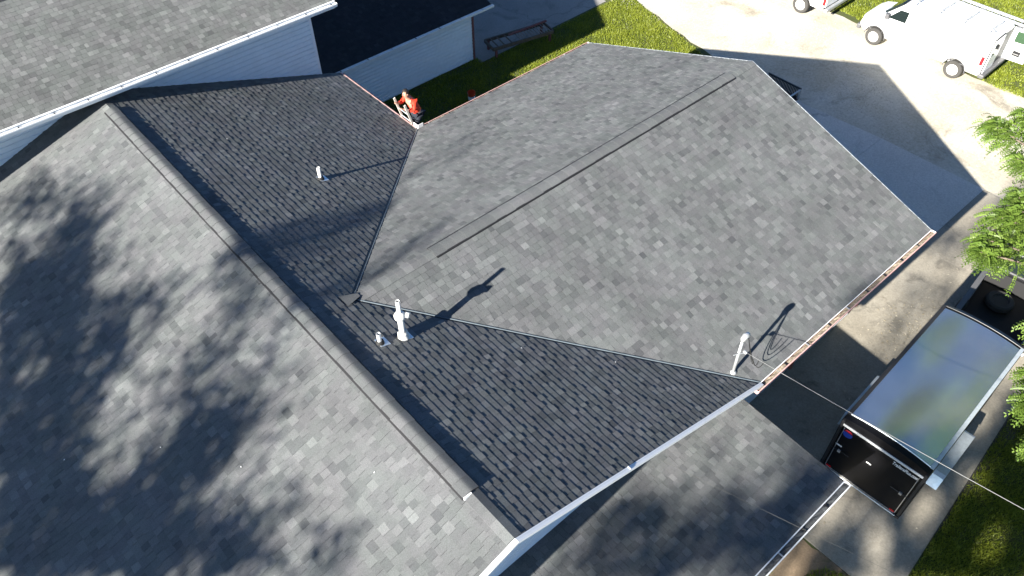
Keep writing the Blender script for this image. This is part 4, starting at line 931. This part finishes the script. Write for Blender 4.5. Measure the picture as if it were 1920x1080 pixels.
# tall trees west of the house: out of the picture, they throw the leaf shade over roof and drive
OCC = [(-734,413,9,25),(-720,430,9,25),(-707,448,9,26),(-706,402,9,25),(-692,419,9,25),(-692,466,9,26),(-679,392,9,25),(-678,437,9,26),(-678,484,9,27),(-664,455,9,26),(-663,504,9,27),(-651,381,9,25),(-649,473,9,27),(-647,523,9,28),(-635,444,9,26),(-633,492,9,27),(-631,544,9,29),(-624,371,9,25),(-619,462,9,27),(-617,512,9,28),(-615,565,9,29),(-609,387,9,25),(-606,433,9,26),(-604,481,9,27),(-601,532,9,29),(-598,587,9,30),(-596,360,9,25),(-593,404,9,26),(-590,451,9,27),(-587,501,9,28),(-584,553,9,29),(-581,377,9,25),(-580,609,9,31),(-577,422,9,26),(-570,521,9,29),(-568,350,9,25),(-566,575,9,30),(-565,393,9,26),(-561,440,9,27),(-553,366,9,25),(-553,541,9,29),(-549,411,9,26),(-548,597,9,31),(-541,339,9,25),(-540,509,9,29),(-532,429,5,27),(-525,355,9,25),(-522,529,5,29),(-520,400,5,26),(-516,585,5,31),(-515,447,9,27),(-513,328,9,25),(-509,497,9,29),(-497,344,9,25),(-497,466,9,28),(-491,389,5,26),(-491,518,9,29),(-486,318,5,25),(-480,361,9,26),(-479,486,9,29),(-473,406,5,27),(-472,539,5,30),(-467,455,9,28),(-464,595,9,32),(-462,378,9,26),(-460,506,9,29),(-458,307,5,25),(-455,424,9,27),(-452,560,5,31),(-448,474,9,29),(-444,395,9,27),(-444,618,9,32),(-440,527,9,30),(-437,443,9,28),(-433,367,5,26),(-432,583,9,32),(-430,297,9,25),(-429,494,9,29),(-426,413,9,27),(-420,548,9,31),(-417,462,9,29),(-415,384,9,27),(-413,312,9,25),(-411,606,9,32),(-409,515,9,30),(-406,432,9,28),(-403,286,9,25),(-399,570,9,32),(-398,482,9,29),(-396,402,9,27),(-394,328,9,26),(-388,536,9,31),(-387,451,9,29),(-386,373,5,27),(-385,302,9,25),(-378,593,9,32),(-377,503,9,30),(-376,345,5,26),(-376,420,9,28),(-375,276,9,25),(-367,558,9,32),(-366,317,5,26),(-366,390,9,27),(-366,470,9,29),(-357,291,9,25),(-356,439,9,29),(-346,408,9,28),(-338,306,5,26),(-336,379,5,27),(-329,280,5,25),(-309,296,9,26),(-299,526,8,31),(-296,470,8,29),(-287,441,8,28),(-281,542,9,31),(-278,505,9,30),(-268,523,8,31),(-264,459,9,29),(-262,417,5,28),(-262,986,6,59),(-259,720,6,49),(-257,484,8,30),(-250,435,9,28),(-238,958,4,58),(-230,602,4,45),(-229,546,7,32),(-228,434,1,29),(-228,886,3,56),(-224,472,7,30),(-221,854,3,55),(-220,406,3,28),(-218,450,7,29),(-215,698,5,49),(-212,428,8,29),(-211,808,4,53),(-210,532,5,32),(-197,423,2,28),(-193,409,6,28),(-190,395,5,28),(-190,614,5,46),(-187,501,3,31),(-177,558,5,33),(-173,475,4,30),(-170,496,4,31),(-170,802,6,53),(-167,436,6,29),(-165,412,6,28),(-161,696,5,50),(-159,384,8,28),(-147,459,5,30),(-143,379,7,28),(-140,429,1,29),(-137,415,6,29),(-134,401,7,28),(-128,373,8,28),(-127,797,4,54),(-121,443,6,30),(-109,418,3,29),(-103,390,7,28),(-102,423,6,29),(-102,501,3,32),(-97,363,7,28),(-82,436,1,30),(-82,436,4,30),(-77,407,8,29),(-72,379,7,28),(-67,352,7,28),(-50,425,4,30),(-45,396,8,29),(-40,368,6,28),(-36,342,7,28),(-17,414,7,30),(-13,385,5,29),(-9,357,3,28),(-6,331,5,27),(15,402,3,30),(18,374,2,29),(22,347,4,28),(25,320,2,27),(47,391,1,30),(53,336,2,28),(189,423,1,30),(214,439,2,30),(219,406,5,30),(240,455,1,31),(245,421,7,30),(250,389,4,30),(271,437,4,31),(276,404,4,31),(280,371,4,31),(302,420,3,31),(307,386,3,31),(312,353,7,31),(330,436,1,32),(334,402,3,32),(339,368,6,32),(343,335,7,31),(363,418,5,33),(367,384,5,32),(371,350,8,32),(375,317,8,32),(391,435,1,33),(396,400,2,33),(400,365,6,33),(404,331,8,32),(408,298,6,32),(425,416,1,34),(429,381,6,33),(433,347,5,33),(437,313,8,33),(441,279,6,32),(460,398,2,34),(464,362,2,34),(467,328,4,33),(471,294,9,33),(475,260,9,33),(484,487,1,35),(487,451,1,35),(491,414,2,35),(495,379,3,34),(498,343,5,34),(502,308,9,34),(505,274,9,33),(509,240,9,33),(520,469,5,36),(523,432,5,36),(527,395,6,35),(530,359,6,35),(534,324,6,34),(537,289,9,34),(540,254,9,34),(543,220,9,33),(547,564,1,38),(550,525,2,37),(553,487,4,37),(557,449,7,36),(560,412,8,36),(563,376,9,36),(566,340,7,35),(569,304,9,35),(572,269,9,34),(575,234,9,34),(578,200,9,34),(585,545,3,38),(588,506,4,38),(591,468,6,37),(594,430,8,37),(597,393,9,36),(600,356,8,36),(603,320,9,36),(606,284,9,35),(609,249,9,35),(611,214,9,35),(614,180,9,34),(620,566,4,39),(623,526,3,39),(626,487,5,38),(629,448,6,38),(632,410,7,37),(633,630,4,40),(635,373,8,37),(637,336,7,36),(640,300,8,36),(643,264,8,36),(644,603,3,39),(645,228,9,35),(648,194,9,35),(649,667,3,42),(650,159,9,35),(655,693,3,44),(657,587,3,40),(660,546,2,39),(663,506,1,39),(665,467,5,39),(665,600,4,39),(668,428,6,38),(670,390,6,38),(673,353,6,37),(675,316,4,37),(678,279,4,36),(680,243,8,36),(680,643,4,42),(683,208,9,36),(685,173,9,35),(687,138,9,35),(698,567,3,40),(700,527,4,40),(703,486,3,40),(705,447,7,39),(707,408,6,39),(710,370,4,38),(712,332,1,38),(714,295,2,37),(716,258,5,37),(718,222,9,37),(721,186,9,36),(723,151,9,36),(725,117,9,35),(737,589,4,41),(739,548,6,41),(740,604,4,39),(742,507,5,41),(744,466,6,40),(746,427,1,40),(748,387,4,39),(750,349,1,39),(752,311,1,38),(753,274,5,38),(755,237,8,37),(757,201,9,37),(759,165,9,37),(761,130,9,36),(778,612,3,43),(780,569,6,42),(782,527,6,42),(783,486,2,41),(785,446,2,41),(787,406,4,40),(789,367,1,40),(790,328,1,39),(792,290,4,39),(793,252,8,38),(795,215,8,38),(797,179,9,37),(798,143,9,37),(821,591,6,43),(823,549,5,43),(827,425,1,41),(829,385,1,41),(830,345,2,40),(831,306,5,40),(833,268,7,39),(834,230,8,39),(835,193,9,38),(835,611,6,39),(837,157,9,38),(847,635,3,39),(865,615,4,44),(866,571,5,44),(869,444,1,42),(869,631,4,39),(870,403,3,42),(871,363,4,41),(872,324,6,41),(873,285,7,40),(875,246,7,40),(876,208,9,39),(876,619,5,39),(877,171,9,39),(881,626,5,39),(910,594,1,45),(912,464,5,43),(912,507,2,44),(913,423,5,43),(914,382,6,42),(915,301,8,41),(915,341,7,42),(916,262,7,41),(917,224,8,40),(918,186,9,40),(920,754,2,58),(931,723,3,57),(957,485,5,44),(958,360,7,43),(958,401,8,43),(958,443,6,44),(959,279,8,42),(959,319,8,42),(960,201,9,41),(960,240,8,41),(1004,217,9,42),(1004,256,8,42),(1004,296,8,43),(1004,337,7,43),(1004,379,7,44),(1004,421,7,44),(1004,464,6,45),(1049,233,9,43),(1050,273,6,43),(1050,314,8,44),(1050,356,7,45),(1051,398,7,45),(1051,441,4,46),(1051,485,1,46),(1096,250,8,44),(1097,291,7,45),(1098,333,9,45),(1098,375,9,46),(1099,419,3,46),(1100,463,3,47),(1145,267,9,45),(1146,309,9,46),(1147,352,9,46),(1148,395,8,47),(1150,440,5,48),(1151,485,3,48),(1195,285,9,46),(1197,328,9,47),(1198,372,9,48),(1200,416,9,48),(1202,461,3,49),(1204,508,1,50),(1247,304,9,48),(1250,348,9,48),(1252,392,9,49),(1254,438,7,50),(1256,484,7,50),(1258,531,2,51),(1302,323,9,49),(1304,368,9,50),(1307,414,6,50),(1310,460,8,51),(1312,508,6,52),(1358,343,6,50),(1361,389,4,51),(1364,436,3,52),(1368,484,6,53),(1371,532,1,53),(1416,364,5,52),(1420,411,5,53),(1424,459,5,53),(1428,508,4,54),(1477,386,3,54),(1482,434,7,54),(1486,483,3,55),(1540,408,4,55),(1546,458,6,56),(1606,432,1,57)]
E1 = np.array([-.11126847, .99379038, 0.]); E2 = np.array([.42425544, .04750122, .90429584]); Sn = np.array(S)
groups = {0: [], 1: [], 2: []}
for u, v, d, s_ in OCC:
    u /= 100; v /= 100; s_ = max(.16, s_ / 100); k = 0 if u > 6.5 else (1 if u > -.5 else 2)
    groups[k].append((u, v, d, s_))
tlabels = ['broad leafy shade tree farthest back along the west side of the house', 'tall leafy shade tree in the middle of the row west of the house', 'leafy shade tree nearest the driveway in the row west of the house']
for k in groups:
    g_ = groups[k]; T0 = (33, 30, 34)[k]; r = np.random.default_rng(40 + k)
    if not g_: continue
    cs = []; per = []; sg = []
    for u, v, d, s_ in g_:
        c = min(.985, (d / 9) ** 1.25) if d < 8 else .975; need = -math.log(1 - c) * s_ * s_ * 1.9; nleaf = max(2, int(need / .0078)); nsub = 6
        for q in range(nsub):
            uu = u + r.uniform(-.5, .5) * s_; vv = v + r.uniform(-.5, .5) * s_
            cs.append(uu * E1 + vv * E2 - Sn * (T0 + r.uniform(-2.6, 2.6))); per.append(max(1, int(round(nleaf / nsub * r.uniform(.6, 1.4))))); sg.append(.06 + s_ * .22)
    uc = np.mean([x[0] for x in g_]); vmin = min(x[1] for x in g_); vmax = max(x[1] for x in g_)
    base = uc * E1 + vmin * E2 - Sn * T0; bx_, by_ = base[0] - .5, base[1]
    t = empty('shade_tree', tlabels[k], 'tree', (bx_, by_, 0))
    m = MB(); fork = Vector((bx_, by_, base[2] * .62)); m.tube([(bx_, by_, 0), (bx_ + .1, by_, base[2] * .3), fork], [.38, .30, .24], 10)
    m.build('trunk', M_BARK, t, smooth=True)
    for q in range(5):
        tgt = cs[int(r.integers(len(cs)))]; p1 = fork.lerp(Vector(tgt), .45) + Vector((0, 0, .5)); m = MB(); m.tube([fork, p1, Vector(tgt)], [.14, .09, .03], 7); m.build('limb', M_BARK, t, smooth=True)
    cs += [np.array((bx_ + r.normal(0, 1.8), by_ + r.normal(0, 1.5), base[2] * r.uniform(.55, .9))) for _ in range(70)]; per += [22] * 70; sg += [.5] * 70
    V, tn = leaf_cloud(cs, np.array(per), np.array(sg), .125, 50 + k)
    np_mesh('crown', V, 4, M_LEAFD, t, tn, 'stuff', off=(bx_, by_, 0))

# the locust tree whose branches reach into the right edge
lt = empty('locust_tree', 'leafy green tree reaching in over the pickup and trailer at the right edge', 'tree', (15.6, -7.4, 0))
tb_ = Vector((15.6, -7.4, 0)); fk = tb_ + Vector((-.1, .3, 3.3))
m = MB(); m.tube([tb_, tb_ + Vector((.05, .1, 1.6)), fk], [.30, .24, .20], 12); m.build('trunk', M_BARK, lt, smooth=True)
def P6(px, py, z):
    return None
tips = [ # (tip, sunlit density) in metres
    ((16.45, .32, 6.0), .75, .75), ((17.2, -.10, 6.1), .7, .8), ((15.5, -.75, 6.0), .3, .5),
    ((12.25, -1.55, 6.0), .7, .75), ((12.9, -1.45, 6.2), .7, .8), ((11.8, -1.7, 6.0), .35, .5), ((13.3, -1.75, 6.3), .8, .9), ((13.7, -1.5, 6.3), .6, .7), ((14.0, -1.75, 6.5), .6, .8),
    ((9.55, -3.95, 5.8), .6, .55), ((8.8, -4.2, 5.9), .5, .5), ((10.3, -4.2, 6.0), .8, .7), ((8.0, -4.75, 5.9), .6, .55), ((10.5, -3.55, 6.2), .6, .6)]
fr_v = []; fr_t = []
def frond(p, d, ln, npair, lw, sag, tn, r):
    """pinnate leaf: rachis with pairs of narrow leaflets"""
    d = Vector(d).normalized(); s_ = d.cross(Vector((0, 0, 1)));
    if s_.length < .1: s_ = Vector((1, 0, 0))
    s_.normalize(); roll = r.gauss(0, 1.1); u = s_.cross(d); s2 = s_ * math.cos(roll) + u * math.sin(roll)
    for i in range(npair):
        t = (i + .6) / npair; q = p + d * ln * t + Vector((0, 0, -sag * t * t * ln))
        for sg_ in (1, -1):
            a = (s2 * sg_ + d * .55 + Vector((0, 0, -.25))).normalized(); w2 = d * (lw * .5); l2 = ln * .34 * (1 - .45 * abs(t - .45)) * r.uniform(.85, 1.15)
            fr_v.extend([q, q + a * l2 * .5 + w2, q + a * l2, q + a * l2 * .5 - w2]); tt = min(1, max(0, tn + r.gauss(0, .12))); fr_t.extend([tt] * 4)
limbs = []
for i, (tip, rad, spread) in enumerate(tips):
    T = Vector(tip); mid = fk.lerp(T, .5) + Vector((Rr.uniform(-.4, .4), Rr.uniform(-.4, .4), 1.0)); pts = [fk, mid, T]
    q = []
    for k in range(9):
        t = k / 8; q.append(fk * (1 - t) ** 2 + mid * (2 * t * (1 - t)) + T * t * t)
    m = MB(); m.tube(q, [.085 * (1 - .9 * k / 8) + .006 for k in range(9)], 6); m.build('limb', M_BARK, lt, smooth=True)
    out = (T - q[5]).normalized()
    for k in range(int(450 * rad)):
        t = Rr.random() ** .6; b0 = T - out * (1.5 * spread * (1 - t)); off = Vector((Rr.gauss(0, 1), Rr.gauss(0, 1), Rr.gauss(0, .55))) * (.30 * spread * (1.3 - t * .8)); p = b0 + off
        dd = (out * .9 + off.normalized() * 1.1 + Vector((Rr.gauss(0, .5), Rr.gauss(0, .5), Rr.gauss(-.2, .4))))
        frond(p, dd, Rr.uniform(.14, .25), 6, .042, .9, Rr.uniform(.2, .95), Rr)
# bulk of the crown, beyond the right edge of the picture
for k in range(1500):
    a = Rr.uniform(0, 6.283); rr_ = 4.9 * math.sqrt(Rr.random()); z = Rr.uniform(4.3, 9.6); f_ = 1 - ((z - 6.6) / 4.2) ** 2
    p = Vector((16.2 + rr_ * math.cos(a) * f_, -8.0 + rr_ * math.sin(a) * f_, z))
    d_ = p - CAM; zz = d_.dot(cf); px = 960 + 1498.27 * d_.dot(cr) / zz
    if px < 2045: continue
    frond(p, Vector((math.cos(a), math.sin(a), Rr.gauss(-.1, .4))), Rr.uniform(.4, .7), 5, .09, .4, Rr.uniform(.1, .9), Rr)
np_mesh('crown', np.array([tuple(v) for v in fr_v]), 4, M_LEAF, lt, fr_t, 'stuff', off=tuple(tb_))
for i in range(7):
    a = i * .9; e = Vector((16.2 + 3.6 * math.cos(a), -8.0 + 3.6 * math.sin(a), 6.5 + Rr.uniform(-.8, 2.2))); md = fk.lerp(e, .5) + Vector((0, 0, .8)); m = MB(); m.tube([fk, md, e], [.10, .06, .02], 7); m.build('limb', M_BARK, lt, smooth=True)
bpy.context.view_layer.update()
